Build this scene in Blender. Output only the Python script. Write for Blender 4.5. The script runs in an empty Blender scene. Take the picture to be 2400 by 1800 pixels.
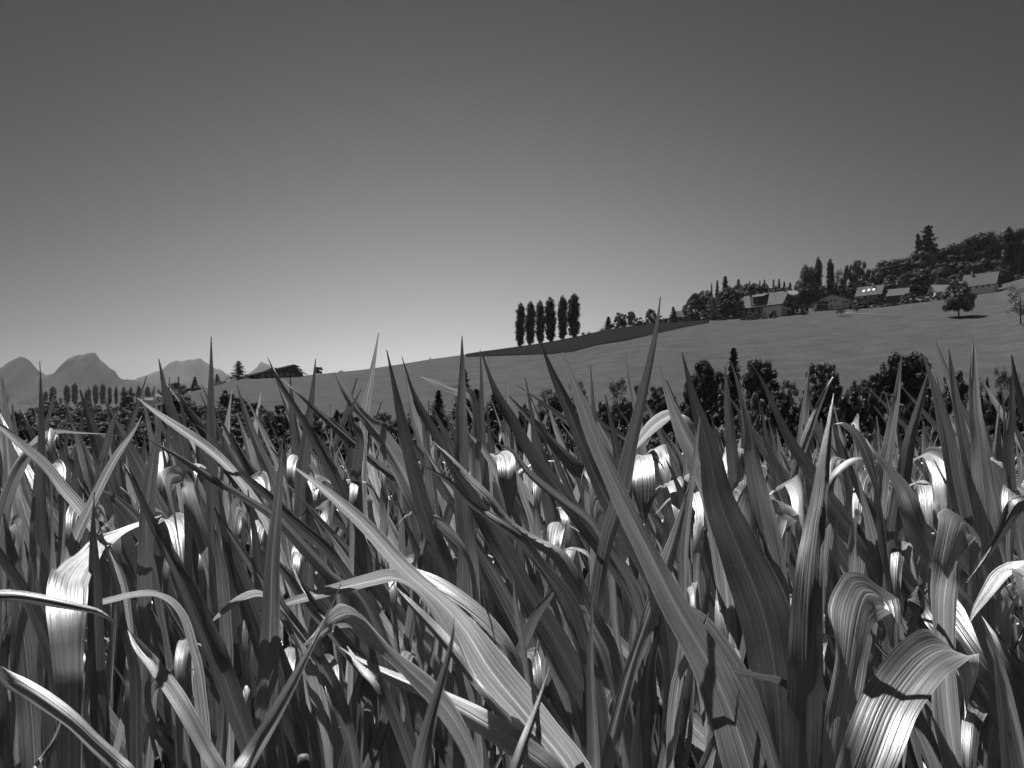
import bpy, math, random
import numpy as np
from mathutils import Vector, Matrix, Quaternion
R = math.radians
rng = np.random.default_rng(7)
random.seed(7)
sc = bpy.context.scene
COL = sc.collection

# ------------------------------------------------------------------ camera
FPX, HX, HY, CZ = 1884.0, 1200.0, 1040.0, 1.70      # focal length / horizon in photo pixels, eye height
cd = bpy.data.cameras.new('camera'); cam = bpy.data.objects.new('camera', cd); COL.objects.link(cam)
cam.location = (0, 0, CZ); cam.rotation_euler = (R(90), 0, 0)
cd.sensor_width = 36; cd.lens = 36 * FPX / 2400; cd.shift_y = (HY - 900) / 2400
cd.clip_start = 0.05; cd.clip_end = 40000
cd.dof.use_dof = True; cd.dof.focus_distance = 1.9; cd.dof.aperture_fstop = 17
sc.camera = cam

# ------------------------------------------------------------------ sky, sun, exposure
SUN_EL, SUN_AZ = 60.0, -24.0                         # azimuth from the view direction, minus = left
world = bpy.data.worlds.new('World'); sc.world = world; world.use_nodes = True
nt = world.node_tree; nt.nodes.clear()
def N(nt, t, **kw):
    n = nt.nodes.new(t)
    for k, v in kw.items():
        if k.startswith('i_'):
            n.inputs[k[2:]].default_value = v
        else: setattr(n, k, v)
    return n
def math_(nt, op, a, b=None, clamp=False):
    n = nt.nodes.new('ShaderNodeMath'); n.operation = op; n.use_clamp = clamp
    for i, v in enumerate((a, b)):
        if v is None: continue
        if isinstance(v, (int, float)): n.inputs[i].default_value = v
        else: nt.links.new(v, n.inputs[i])
    return n.outputs[0]
sky = N(nt, 'ShaderNodeTexSky', sky_type='NISHITA', sun_disc=False, sun_elevation=R(SUN_EL), sun_rotation=R(SUN_AZ),
        altitude=600, air_density=1.0, dust_density=0.6, ozone_density=1.0)
sep = N(nt, 'ShaderNodeSeparateColor'); nt.links.new(sky.outputs[0], sep.inputs[0])
# black-and-white film behind an orange filter: mostly the red light of the sky
g = math_(nt, 'ADD', math_(nt, 'MULTIPLY', sep.outputs[0], 0.8), math_(nt, 'MULTIPLY', sep.outputs[1], 0.2))
SKY_POW, SKY_MUL = 1.3, 0.335
g = math_(nt, 'MULTIPLY', math_(nt, 'POWER', g, SKY_POW), SKY_MUL)
# vignette painted into the sky: it darkens away from the brightest part ahead
tc = N(nt, 'ShaderNodeTexCoord'); dp = N(nt, 'ShaderNodeVectorMath', operation='DOT_PRODUCT')
nrm = N(nt, 'ShaderNodeVectorMath', operation='NORMALIZE'); nt.links.new(tc.outputs['Generated'], nrm.inputs[0])
nt.links.new(nrm.outputs[0], dp.inputs[0]); dp.inputs[1].default_value = (-0.02, math.cos(R(3)), math.sin(R(3)))
pol = math_(nt, 'POWER', math_(nt, 'MAXIMUM', dp.outputs['Value'], 0.66), 9.0)
g = math_(nt, 'MULTIPLY', g, pol)
sz = N(nt, 'ShaderNodeSeparateXYZ'); nt.links.new(nrm.outputs[0], sz.inputs[0])   # thinner, darker air towards the zenith
g = math_(nt, 'MULTIPLY', g, math_(nt, 'POWER', math_(nt, 'SUBTRACT', 1.0, math_(nt, 'MAXIMUM', sz.outputs[2], 0.0)), 1.25))
bg = N(nt, 'ShaderNodeBackground', i_Strength=0.1); nt.links.new(g, bg.inputs[0])
wo = N(nt, 'ShaderNodeOutputWorld'); nt.links.new(bg.outputs[0], wo.inputs[0])
sl = bpy.data.lights.new('sun', 'SUN'); sl.energy = 5.0; sl.angle = R(0.53); sl.color = (1, 1, 1)
sun = bpy.data.objects.new('sun', sl); COL.objects.link(sun)
SD = Vector((math.sin(R(SUN_AZ)) * math.cos(R(SUN_EL)), math.cos(R(SUN_AZ)) * math.cos(R(SUN_EL)), math.sin(R(SUN_EL))))
sun.rotation_euler = SD.to_track_quat('Z', 'Y').to_euler(); sun.location = (0, 0, 30)
vs = sc.view_settings; vs.view_transform = 'Standard'; vs.look = 'None'; vs.exposure = 1.0; vs.gamma = 1.0
sc.cycles.max_bounces = 8; sc.cycles.transmission_bounces = 6; sc.cycles.diffuse_bounces = 3; sc.cycles.volume_bounces = 0
sc.cycles.caustics_reflective = False; sc.cycles.caustics_refractive = False

# ------------------------------------------------------------------ helpers
def link(o, parent=None):
    COL.objects.link(o)
    if parent is not None: o.parent = parent
    return o
def tag(o, label=None, cat=None, group=None, kind=None):
    for k, v in (('label', label), ('category', cat), ('group', group), ('kind', kind)):
        if v: o[k] = v
    return o
def mesh(name, V, F, mat, uv=None, smooth=True, rnd=None, tone=None):
    V = np.asarray(V, dtype=np.float32); me = bpy.data.meshes.new(name)
    if isinstance(F, np.ndarray):
        k = F.shape[1]; nf = len(F)
        me.vertices.add(len(V)); me.vertices.foreach_set('co', V.ravel())
        me.loops.add(nf * k); me.loops.foreach_set('vertex_index', F.ravel().astype(np.int32))
        me.polygons.add(nf); me.polygons.foreach_set('loop_start', np.arange(0, nf * k, k, dtype=np.int32))
        me.polygons.foreach_set('loop_total', np.full(nf, k, dtype=np.int32))
        me.update(calc_edges=True)
        if uv is not None:
            ul = me.uv_layers.new(name='uv'); ul.data.foreach_set('uv', np.asarray(uv, np.float32)[F.ravel()].ravel())
    else:
        me.from_pydata(V.tolist(), [], F); me.update()
    if rnd is not None:
        at_ = me.attributes.new('rnd', 'FLOAT', 'POINT'); at_.data.foreach_set('value', np.asarray(rnd, np.float32))
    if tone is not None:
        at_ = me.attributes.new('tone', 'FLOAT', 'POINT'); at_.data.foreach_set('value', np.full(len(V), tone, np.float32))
    me.materials.append(mat)
    me.polygons.foreach_set('use_smooth', np.full(len(me.polygons), smooth))
    return me
def obj(name, me, parent=None, loc=(0, 0, 0)):
    o = bpy.data.objects.new(name, me); o.location = loc; return link(o, parent)
def empty(name, loc, rz=0.0):
    o = bpy.data.objects.new(name, None); o.empty_display_size = 0.2; o.location = loc; o.rotation_euler = (0, 0, rz); return link(o)
def px3(px, py, d):                                  # photo pixel + distance in metres -> place in the world
    return np.array([(px - HX) / FPX * d, d, CZ + (HY - py) / FPX * d])
class MB:                                            # collects simple solids into ONE mesh
    def __init__(s): s.v = []; s.f = []
    def add(s, vs, fs):
        b = len(s.v); s.v += [tuple(map(float, v)) for v in vs]; s.f += [tuple(i + b for i in f) for f in fs]; return s
    def box(s, x0, x1, y0, y1, z0, z1):
        return s.add([(x0,y0,z0),(x1,y0,z0),(x1,y1,z0),(x0,y1,z0),(x0,y0,z1),(x1,y0,z1),(x1,y1,z1),(x0,y1,z1)],
                     [(0,3,2,1),(4,5,6,7),(0,1,5,4),(1,2,6,5),(2,3,7,6),(3,0,4,7)])
    def slab(s, quad, th):                           # a quad given thickness along its normal
        q = [Vector(p) for p in quad]; n = (q[1] - q[0]).cross(q[2] - q[0]).normalized() * th
        return s.add([tuple(p) for p in q] + [tuple(p - n) for p in q],
                     [(0,1,2,3),(7,6,5,4),(0,4,5,1),(1,5,6,2),(2,6,7,3),(3,7,4,0)])
    def prism(s, poly, y0, y1):                      # polygon in xz pushed along y
        n = len(poly); vs_ = [(x, y0, z) for x, z in poly] + [(x, y1, z) for x, z in poly]
        return s.add(vs_, [tuple(range(n)), tuple(range(2*n-1, n-1, -1))] + [(i, i+n, (i+1) % n + n, (i+1) % n) for i in range(n)])
    def tube(s, pts, rad, k=7):
        rings = []
        for i, p in enumerate(pts):
            p = Vector(p); a = Vector(pts[max(i-1, 0)]); b = Vector(pts[min(i+1, len(pts)-1)])
            t = (b - a).normalized(); u = t.cross(Vector((0.31, 0.95, 0.1))).normalized(); w = t.cross(u)
            rings += [tuple(p + (u * math.cos(2*math.pi*j/k) + w * math.sin(2*math.pi*j/k)) * rad[i]) for j in range(k)]
        fs = [(i*k+j, i*k+(j+1) % k, (i+1)*k+(j+1) % k, (i+1)*k+j) for i in range(len(pts)-1) for j in range(k)]
        fs += [tuple(range(k-1, -1, -1)), tuple(range((len(pts)-1)*k, len(pts)*k))]
        return s.add(rings, fs)
    def build(s, name, mat, parent=None, smooth=False):
        return obj(name, mesh(name, s.v, s.f, mat, smooth=smooth), parent)

# ------------------------------------------------------------------ materials (all greys: the photograph is black and white)
def gray(v): return (v, v, v, 1)
def newmat(name):
    m = bpy.data.materials.new(name); m.use_nodes = True; m.node_tree.nodes.clear()
    return m, m.node_tree
def out(nt, sh): o = N(nt, 'ShaderNodeOutputMaterial'); nt.links.new(sh, o.inputs[0])
def noise_mat(name, lo, hi, scale, detail=5, rough=0.9, stretch=(1, 1, 1), bump=0.0, bscale=None, spec=0.2, second=None):
    m, t = newmat(name)
    tc = N(t, 'ShaderNodeTexCoord'); mp = N(t, 'ShaderNodeMapping'); mp.inputs['Scale'].default_value = stretch
    t.links.new(tc.outputs['Object'], mp.inputs[0])
    n1 = N(t, 'ShaderNodeTexNoise', i_Scale=scale, i_Detail=detail, i_Roughness=0.65); t.links.new(mp.outputs[0], n1.inputs[0])
    cr = N(t, 'ShaderNodeValToRGB'); cr.color_ramp.elements[0].position = 0.3; cr.color_ramp.elements[1].position = 0.7
    cr.color_ramp.elements[0].color = gray(lo); cr.color_ramp.elements[1].color = gray(hi); t.links.new(n1.outputs[0], cr.inputs[0])
    c = cr.outputs[0]
    if second:
        n2 = N(t, 'ShaderNodeTexNoise', i_Scale=second[0], i_Detail=3.0); t.links.new(mp.outputs[0], n2.inputs[0])
        f = math_(t, 'ADD', math_(t, 'MULTIPLY', math_(t, 'SUBTRACT', n2.outputs[0], 0.5), second[1]), 1.0)
        mx = N(t, 'ShaderNodeVectorMath', operation='SCALE'); t.links.new(c, mx.inputs[0]); t.links.new(f, mx.inputs['Scale']); c = mx.outputs[0]
    b = N(t, 'ShaderNodeBsdfPrincipled', i_Roughness=rough); b.inputs['Specular IOR Level'].default_value = spec
    t.links.new(c, b.inputs['Base Color'])
    if bump:
        n3 = N(t, 'ShaderNodeTexNoise', i_Scale=bscale or scale * 4, i_Detail=4.0); t.links.new(mp.outputs[0], n3.inputs[0])
        bp = N(t, 'ShaderNodeBump', i_Strength=bump); t.links.new(n3.outputs[0], bp.inputs['Height']); t.links.new(bp.outputs[0], b.inputs['Normal'])
    out(t, b.outputs[0]); return m
def flat_mat(name, v, rough=0.7, spec=0.3):
    return noise_mat(name, v * 0.85, v * 1.15, 2.0, rough=rough, spec=spec)

def leaf_mat(name, base, trans, rough, veins=True, tfac=0.5, spec=0.5):
    m, t = newmat(name)
    oi = N(t, 'ShaderNodeObjectInfo'); ar = N(t, 'ShaderNodeAttribute', attribute_name='rnd')
    rv = math_(t, 'FRACT', math_(t, 'ADD', oi.outputs['Random'], ar.outputs['Fac']))
    tn = N(t, 'ShaderNodeAttribute', attribute_name='tone')     # sun or shade painted into this blade's colour; 0 = pick one at random
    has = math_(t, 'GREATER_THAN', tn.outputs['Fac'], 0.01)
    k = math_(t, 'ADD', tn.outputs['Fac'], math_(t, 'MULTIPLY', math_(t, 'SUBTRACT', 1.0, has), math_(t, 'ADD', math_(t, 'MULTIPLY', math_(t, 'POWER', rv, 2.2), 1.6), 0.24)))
    uvn = N(t, 'ShaderNodeUVMap'); sx = N(t, 'ShaderNodeSeparateXYZ'); t.links.new(uvn.outputs[0], sx.inputs[0])
    u, v = sx.outputs[0], sx.outputs[1]
    def stripes(su, sv, detail=2.0):
        cb = N(t, 'ShaderNodeCombineXYZ'); t.links.new(math_(t, 'MULTIPLY', u, su), cb.inputs[0])
        t.links.new(math_(t, 'MULTIPLY', v, sv), cb.inputs[1]); t.links.new(math_(t, 'MULTIPLY', rv, 37.0), cb.inputs[2])
        n = N(t, 'ShaderNodeTexNoise', i_Scale=1.0, i_Detail=detail); t.links.new(cb.outputs[0], n.inputs[0]); return n.outputs[0]
    s1, s2, s3, s4 = stripes(42, 1.2), stripes(11, 2.0), stripes(110, 3), stripes(3, 9, 4.0)
    cen = lambda s, a: math_(t, 'MULTIPLY', math_(t, 'SUBTRACT', s, 0.5), a)
    f = math_(t, 'ADD', math_(t, 'ADD', cen(s1, 2.0), cen(s2, 1.5)), math_(t, 'ADD', cen(s3, 1.2), cen(s4, 1.2)))
    mid = math_(t, 'ABSOLUTE', math_(t, 'SUBTRACT', u, 0.5))
    rib = math_(t, 'SUBTRACT', 1.0, math_(t, 'DIVIDE', mid, 0.035), clamp=True)
    edge = math_(t, 'MULTIPLY', math_(t, 'SUBTRACT', mid, 0.485, clamp=True), 60.0, clamp=True)
    f2 = math_(t, 'MAXIMUM', math_(t, 'ADD', f, 1.0), 0.25)
    f2 = math_(t, 'ADD', math_(t, 'ADD', f2, math_(t, 'MULTIPLY', rib, 1.3)), math_(t, 'MULTIPLY', edge, 2.2))
    f2 = math_(t, 'MULTIPLY', f2, k)
    # tiny pale specks on the blade
    vo = N(t, 'ShaderNodeTexVoronoi', i_Scale=1.0); cb = N(t, 'ShaderNodeCombineXYZ')
    t.links.new(math_(t, 'MULTIPLY', u, 9.0), cb.inputs[0]); t.links.new(math_(t, 'MULTIPLY', v, 110.0), cb.inputs[1]); t.links.new(math_(t, 'MULTIPLY', rv, 91.0), cb.inputs[2])
    t.links.new(cb.outputs[0], vo.inputs[0])
    sp = math_(t, 'MULTIPLY', math_(t, 'LESS_THAN', vo.outputs['Distance'], 0.075), 1.6)
    f2 = math_(t, 'ADD', f2, sp)
    cb1 = N(t, 'ShaderNodeCombineColor'); cb2 = N(t, 'ShaderNodeCombineColor')
    a1, a2 = math_(t, 'MULTIPLY', f2, base), math_(t, 'MULTIPLY', f2, trans)
    for i in range(3): t.links.new(a1, cb1.inputs[i]); t.links.new(a2, cb2.inputs[i])
    s5 = stripes(2.2, 16, 3.0); f2 = math_(t, 'MULTIPLY', f2, math_(t, 'ADD', math_(t, 'MULTIPLY', s5, 0.9), 0.55))
    h = math_(t, 'ADD', math_(t, 'ADD', math_(t, 'MULTIPLY', s1, 0.6), math_(t, 'MULTIPLY', s2, 1.4)), math_(t, 'ADD', math_(t, 'MULTIPLY', s4, 0.9), math_(t, 'MULTIPLY', rib, -0.5)))
    bp = N(t, 'ShaderNodeBump', i_Strength=0.4, i_Distance=0.004); t.links.new(h, bp.inputs['Height'])
    pb = N(t, 'ShaderNodeBsdfPrincipled'); pb.inputs['Specular IOR Level'].default_value = spec
    t.links.new(math_(t, 'ADD', rough - 0.06, math_(t, 'MULTIPLY', s2, 0.2)), pb.inputs['Roughness'])
    t.links.new(cb1.outputs[0], pb.inputs['Base Color']); t.links.new(bp.outputs[0], pb.inputs['Normal'])
    tr = N(t, 'ShaderNodeBsdfTranslucent'); t.links.new(cb2.outputs[0], tr.inputs[0]); t.links.new(bp.outputs[0], tr.inputs['Normal'])
    ms = N(t, 'ShaderNodeMixShader', i_Fac=tfac); t.links.new(pb.outputs[0], ms.inputs[1]); t.links.new(tr.outputs[0], ms.inputs[2])
    gl = N(t, 'ShaderNodeBsdfGlossy', i_Roughness=0.5); gl.inputs[0].default_value = gray(0.9); t.links.new(bp.outputs[0], gl.inputs['Normal'])
    m2 = N(t, 'ShaderNodeMixShader'); t.links.new(math_(t, 'MULTIPLY', s5, 0.25), m2.inputs[0]); t.links.new(ms.outputs[0], m2.inputs[1]); t.links.new(gl.outputs[0], m2.inputs[2])   # waxy bloom
    out(t, m2.outputs[0]); return m
def foliage_mat(name, base, trans, var=0.6):
    m, t = newmat(name)
    oi = N(t, 'ShaderNodeObjectInfo'); ge = N(t, 'ShaderNodeNewGeometry')
    tc = N(t, 'ShaderNodeTexCoord'); n = N(t, 'ShaderNodeTexNoise', i_Scale=0.55, i_Detail=2.0); t.links.new(tc.outputs['Object'], n.inputs[0])
    f = math_(t, 'ADD', math_(t, 'MULTIPLY', ge.outputs['Random Per Island'], var), 1 - var / 2)
    f = math_(t, 'MULTIPLY', f, math_(t, 'ADD', math_(t, 'MULTIPLY', oi.outputs['Random'], 0.9), 0.55))
    f = math_(t, 'MULTIPLY', f, math_(t, 'ADD', n.outputs[0], 0.5))
    a = N(t, 'ShaderNodeCombineColor'); b = N(t, 'ShaderNodeCombineColor')
    x, y = math_(t, 'MULTIPLY', f, base), math_(t, 'MULTIPLY', f, trans)
    for i in range(3): t.links.new(x, a.inputs[i]); t.links.new(y, b.inputs[i])
    pb = N(t, 'ShaderNodeBsdfPrincipled', i_Roughness=0.6); pb.inputs['Specular IOR Level'].default_value = 0.25
    t.links.new(a.outputs[0], pb.inputs['Base Color'])
    tr = N(t, 'ShaderNodeBsdfTranslucent'); t.links.new(b.outputs[0], tr.inputs[0])
    ms = N(t, 'ShaderNodeMixShader', i_Fac=0.4); t.links.new(pb.outputs[0], ms.inputs[1]); t.links.new(tr.outputs[0], ms.inputs[2])
    out(t, ms.outputs[0]); return m
M = dict(
    leaf=leaf_mat('maize_leaf', 0.095, 0.225, 0.36, tfac=0.42, spec=1.0),
    stalk=noise_mat('maize_stalk', 0.08, 0.15, 30, rough=0.5, stretch=(1, 1, 0.1)),
    soil=noise_mat('soil', 0.012, 0.028, 3, bump=0.4),
    meadow=noise_mat('meadow', 0.042, 0.066, 0.11, detail=10, spec=0.0, stretch=(0.9, 1.5, 1.5), bump=0.9, bscale=0.9, second=(1.3, 0.9)),
    crop=noise_mat('dark_crop', 0.007, 0.016, 0.30, spec=0.0, detail=6, stretch=(0.3, 1.6, 1), bump=1.0, bscale=1.4, second=(1.1, 1.0)),
    path=noise_mat('gravel_path', 0.06, 0.08, 0.8),
    poplar=foliage_mat('poplar_foliage', 0.013, 0.005, 0.5),
    broad=foliage_mat('broadleaf_foliage', 0.046, 0.030),
    pale=foliage_mat('pale_foliage', 0.085, 0.065),
    dark=foliage_mat('dark_foliage', 0.020, 0.008, 0.5),
    needle=foliage_mat('needle_foliage', 0.016, 0.006, 0.5),
    bark=noise_mat('bark', 0.05, 0.10, 4, stretch=(1, 1, 0.2), bump=0.5),
    rock=noise_mat('mountain_rock', 0.004, 0.045, 0.006, detail=9, rough=1.0, stretch=(1, 1, 0.6), spec=0.0),
    tile=noise_mat('roof_tiles', 0.055, 0.13, 0.9, detail=6, rough=0.9, spec=0.03, stretch=(1, 1, 1), bump=0.3, second=(4.0, 0.6)),
    tiled=noise_mat('dark_roof_tiles', 0.03, 0.06, 0.9, detail=6, rough=0.8, bump=0.3, second=(4.0, 0.6)),
    tilel=noise_mat('pale_roof_tiles', 0.16, 0.24, 0.9, detail=5, rough=0.6, second=(4.0, 0.4)),
    plaster=noise_mat('plaster', 0.66, 0.80, 0.8, rough=0.9),
    wood=noise_mat('weathered_wood', 0.035, 0.07, 2, stretch=(3, 3, 0.3)),
    glass=flat_mat('window_glass', 0.03, rough=0.15, spec=0.6),
    white=flat_mat('white_paint', 0.7, rough=0.4),
)

# ------------------------------------------------------------------ terrain
RIDGE = np.array([(-1500,1000),(-600,1010),(0,1010),(250,1008),(330,995),(400,958),(434,922),(545,893),(617,887),(700,884),(753,879),(848,867),(942,853),(1008,842),(1076,833),
    (1128,825),(1225,812),(1290,802),(1361,788),(1415,775),(1500,764),(1590,757),(1644,754),(1698,752),(1807,743),(1915,732),(2010,724),(2148,706),(2205,700),(2273,694),(2347,680),(2400,661),(2700,610),(4000,560)], float)
D2T = np.array([(-1500,900),(300,900),(400,700),(470,470),(1450,470),(1650,500),(4000,560)], float)
G2T = np.array([(-1500,955),(300,948),(400,935),(434,924),(470,915),(545,897),(942,857),(1225,816),(1361,790),(1450,768),(1600,740),(1700,722),(1900,700),(2150,665),(2400,615),(4000,520)], float)
def dr_(px): return np.interp(px, [-1500, 330, 450, 4000], [300, 300, 380, 380])
def ground_pd(px, D):
    px = np.clip(px, -1500, 4000); Dr = dr_(px); G = np.interp(px, RIDGE[:,0], RIDGE[:,1])
    zr = CZ + (HY - G) / FPX * Dr; D2 = np.interp(px, D2T[:,0], D2T[:,1]); z2 = CZ + (HY - np.interp(px, G2T[:,0], G2T[:,1])) / FPX * D2
    z = np.where(D < 20, 0.0, np.where(D < 60, -2.0 * (D - 20) / 40, -2.0))
    t = np.clip((D - 130) / (Dr - 130), 0, 1); z = np.where(D > 130, -2.0 + (zr + 2.0) * (t * 0.86 + 0.14 * (1 - (1 - t) ** 2)), z)
    t2 = np.clip((D - Dr) / (D2 - Dr), 0, 1); z = np.where(D > Dr, zr + (z2 - zr) * t2, z)
    t3 = np.clip((D - D2) / 900, 0, 1); z = np.where(D > D2, z2 + (-25 - z2) * t3, z)
    w = np.clip((D - 130) / 60, 0, 1) * np.clip((2500 - D) / 1000, 0, 1)
    X = (px - HX) / FPX * D
    z = z + w * (0.28 * np.sin(X * 0.045 + 0.02 * D) + 0.22 * np.sin(D * 0.06 + 0.021 * X + 1.3)) * np.clip(np.abs(D - Dr) / 60, 0, 1)
    return z
def ground_xy(x, y):
    D = np.maximum(y, 0.3 * np.hypot(x, y)); return ground_pd(HX + FPX * x / np.maximum(D, 1e-3), D)
def gz(x, y): return float(ground_xy(np.array([x], float), np.array([y], float))[0])
def stand(px, ys):                                   # where on the hillside the photo shows the ground at (px, ys)
    lo, hi = 130.0, float(dr_(px))
    for _ in range(40):
        m_ = (lo + hi) / 2; z = float(ground_pd(np.array([px]), np.array([m_]))[0])
        if HY - (z - CZ) / m_ * FPX > ys: lo = m_
        else: hi = m_
    return lo
th = np.radians(np.concatenate([np.arange(-180, -42, 4.0), np.arange(-42, 42, 0.22), np.arange(42, 180.1, 4.0)]))
rings = np.concatenate([[0.0, 0.5, 1, 2, 4, 7, 11, 15], np.geomspace(20, 130, 24), np.arange(134, 640, 5.0), np.geomspace(650, 8600, 60)])
rings = np.sort(np.unique(np.concatenate([rings, [300.0, 380.0]])))
T_, R_ = np.meshgrid(th, rings, indexing='ij'); rr = R_ / np.maximum(np.cos(T_), 0.3)
X_, Y_ = rr * np.sin(T_), rr * np.cos(T_); Z_ = ground_xy(X_, Y_)
def grid_faces(a, b):
    i, j = np.meshgrid(np.arange(a - 1), np.arange(b - 1), indexing='ij'); k = (i * b + j).ravel()
    return np.stack([k, k + b, k + b + 1, k + 1], 1)
def side_faces(a, b): return grid_faces(a, b)[:, ::-1]
me = mesh('ground', np.stack([X_, Y_, Z_], -1).reshape(-1, 3), grid_faces(len(th), len(rings)), M['meadow'])
tag(obj('ground', me), 'mown grass hillside rising behind the maize field', kind='structure')
def sheet(name, label, mat, cols, lift):
    V = []; nrow = 14
    for px, d0, d1 in cols:
        for s in np.linspace(0, 1, nrow):
            D = d0 + (d1 - d0) * s; z = float(ground_pd(np.array([px]), np.array([D]))[0]); V.append(((px - HX) / FPX * D, D, z + lift))
    o = obj(name, mesh(name, V, grid_faces(len(cols), nrow), mat)); return tag(o, label, kind='structure')
low = np.array([(1092,836.5),(1180,834),(1290,830),(1340,825),(1400,809),(1465,799),(1530,784),(1595,769),(1644,760),(1665,756.5)])
sheet('crop_strip', 'dark strip of low crop along the crest of the hill below the poplars', M['crop'],
      [(px, stand(px, float(np.interp(px, low[:,0], low[:,1]))), 392.0) for px in np.arange(1092, 1668, 6.0)], 0.30)
# the pale track and the mown line running down from the houses
tp = [(1960,733,1.0),(1985,734,1.3),(2030,736,.7),(2080,739,.35),(2140,744,.3),(2200,749,.3)]
cols = []
for px in np.arange(1960, 2201, 8.0):
    ys = float(np.interp(px, [a[0] for a in tp], [a[1] for a in tp])); w = float(np.interp(px, [a[0] for a in tp], [a[2] for a in tp]))
    cols.append((px, stand(px, ys + w), stand(px, ys - w)))
sheet('track', 'narrow pale track running along the slope from the white chalet', M['path'], cols, 0.12)
# soil of the maize field
V = [(x, y, gz(x, y) + 0.02) for x in np.linspace(-16, 16, 33) for y in np.linspace(-1, 20, 22)]
tag(obj('field_soil', mesh('field_soil', V, grid_faces(33, 22), M['soil'])), 'bare dark soil between the maize rows', kind='structure')

# ------------------------------------------------------------------ mountains
def vnoise(x, y, seed):
    def h(i, j): return np.modf(np.abs(np.sin(i * 127.1 + j * 311.7 + seed * 74.7) * 43758.5453))[0]
    i, j = np.floor(x), np.floor(y); fx, fy = x - i, y - j; fx, fy = fx*fx*(3-2*fx), fy*fy*(3-2*fy)
    return (h(i,j)*(1-fx)+h(i+1,j)*fx)*(1-fy) + (h(i,j+1)*(1-fx)+h(i+1,j+1)*fx)*fy
def mountain(name, label, D, prof, seed, depth=1500):
    pr = np.array(prof, float); px = np.arange(pr[0,0], pr[-1,0] + .1, 2.5); ys = np.interp(px, pr[:,0], pr[:,1]); ys = ys + (vnoise(px / 9.0, px * 0, seed) - .5) * 4 + (vnoise(px / 3.5, px * 0, seed + 2) - .5) * 2
    zc = CZ + (HY - ys) / FPX * D; xc = (px - HX) / FPX * D
    rows = 44; s = np.linspace(-1, 0.6, rows)        # -1 foot towards us, 0 crest, 0.6 behind
    S, XC = np.meshgrid(s, xc, indexing='xy'); ZC = np.repeat(zc[:, None], rows, 1)
    drop = np.where(S < 0, np.abs(S) ** 0.8, (S / 0.6) ** 0.9)
    Z = -30 + (ZC + 30) * (1 - drop)
    Y = D + S * depth
    nz = sum((vnoise(XC / (520 / 2**k), Y / (700 / 2**k), seed + k) - 0.5) / 1.7**k for k in range(5))
    rg = sum(np.abs(vnoise(XC / (260 / 2**k), Y / (600 / 2**k), seed + 9 + k) - 0.5) / 1.8**k for k in range(4))
    w = np.clip(np.abs(S) * 5, 0, 1) * np.clip((1 - np.abs(S)) * 4, 0, 1)
    Z = Z + w * (nz * 230 - rg * 260) * np.clip(ZC / 600, 0.3, 1); Z = np.minimum(Z, np.where(S < 0, CZ + (ZC - CZ) * Y / D, ZC + 0 * Z) - 0.2 * w)
    V = np.stack([XC, Y, Z], -1).reshape(-1, 3)
    tag(obj(name, mesh(name, V, grid_faces(len(px), rows), M['rock'])), label, kind='structure')
mountain('mountain', 'two dark steep limestone peaks on the horizon', 4300, [(-1400,930),(-700,880),(-300,905),(-100,892),(0,873),(12,866),(13,857),(22,853),(35,838),(44,834),(55,834),(64,839),(75,852),(90,870),(97,877),(110,874),(120,872),(138,867),(147,850),(152,843),(160,834),(172,830),(195,828),(205,824),(220,824),(226,830),(238,843),(250,853),(262,866),(268,868),(277,880),(288,886),(305,888),(330,893),(380,902),(430,925),(500,950),(560,980)], 3)
mountain('mountain', 'broad flat topped hazy mountain on the horizon', 7600, [(180,960),(230,930),(268,892),(305,888),(320,884),(350,873),(375,866),(390,855),(400,846),(412,843),(430,842),(450,841),(468,838),(476,843),(485,850),(500,857),(520,866),(532,875),(545,880),(570,905),(620,940),(680,980)], 17)
mountain('mountain', 'small pointed far peak behind the timber house', 8400, [(420,960),(500,900),(535,880),(570,879),(590,866),(602,857),(606,850),(612,847),(618,847),(625,851),(634,858),(650,872),(690,888),(760,915),(840,960)], 29, depth=1200)

# ------------------------------------------------------------------ air
hz, t = newmat('air'); pv = N(t, 'ShaderNodeVolumePrincipled', i_Density=0.000029, i_Anisotropy=0.15); pv.inputs['Color'].default_value = gray(0.95)
on = N(t, 'ShaderNodeOutputMaterial'); t.links.new(pv.outputs[0], on.inputs['Volume'])
h = MB().box(-9500, 9500, -9400, 9400, -32, 1010).build('haze', hz); tag(h, 'thin summer haze over the valley', kind='stuff')

# ------------------------------------------------------------------ trees
def cards(C, Nn, size, asp=1.0):
    """leaf clumps: one small bent quad per centre, facing roughly along Nn"""
    n = len(C); a = rng.normal(size=(n, 3)); Nn = Nn / (np.linalg.norm(Nn, axis=1, keepdims=True) + 1e-9)
    U = np.cross(Nn, a); U /= np.linalg.norm(U, axis=1, keepdims=True) + 1e-9; W = np.cross(Nn, U)
    s = size * rng.uniform(0.6, 1.4, (n, 1))
    V = np.stack([C - U*s - W*s*asp*0.4, C + U*s*0.3 - W*s*asp, C + U*s + W*s*asp*0.4, C - U*s*0.3 + W*s*asp], 1).reshape(-1, 3)
    F = np.arange(4 * n).reshape(n, 4); return V, F
def trunk_mesh(name, h, r, limbs):
    b = MB(); b.tube([(0,0,-0.6),(r*.2,0,h*.3),(0,r*.3,h*.65),(r*.2,0,h)], [r*1.25, r*.9, r*.6, r*.15])
    for (z0, dx, dy, dz) in limbs:
        b.tube([(0,0,z0),(dx*.5,dy*.5,z0+dz*.6),(dx,dy,z0+dz)], [r*.45, r*.28, r*.08], 5)
    return mesh(name, b.v, b.f, M['bark'])
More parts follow.
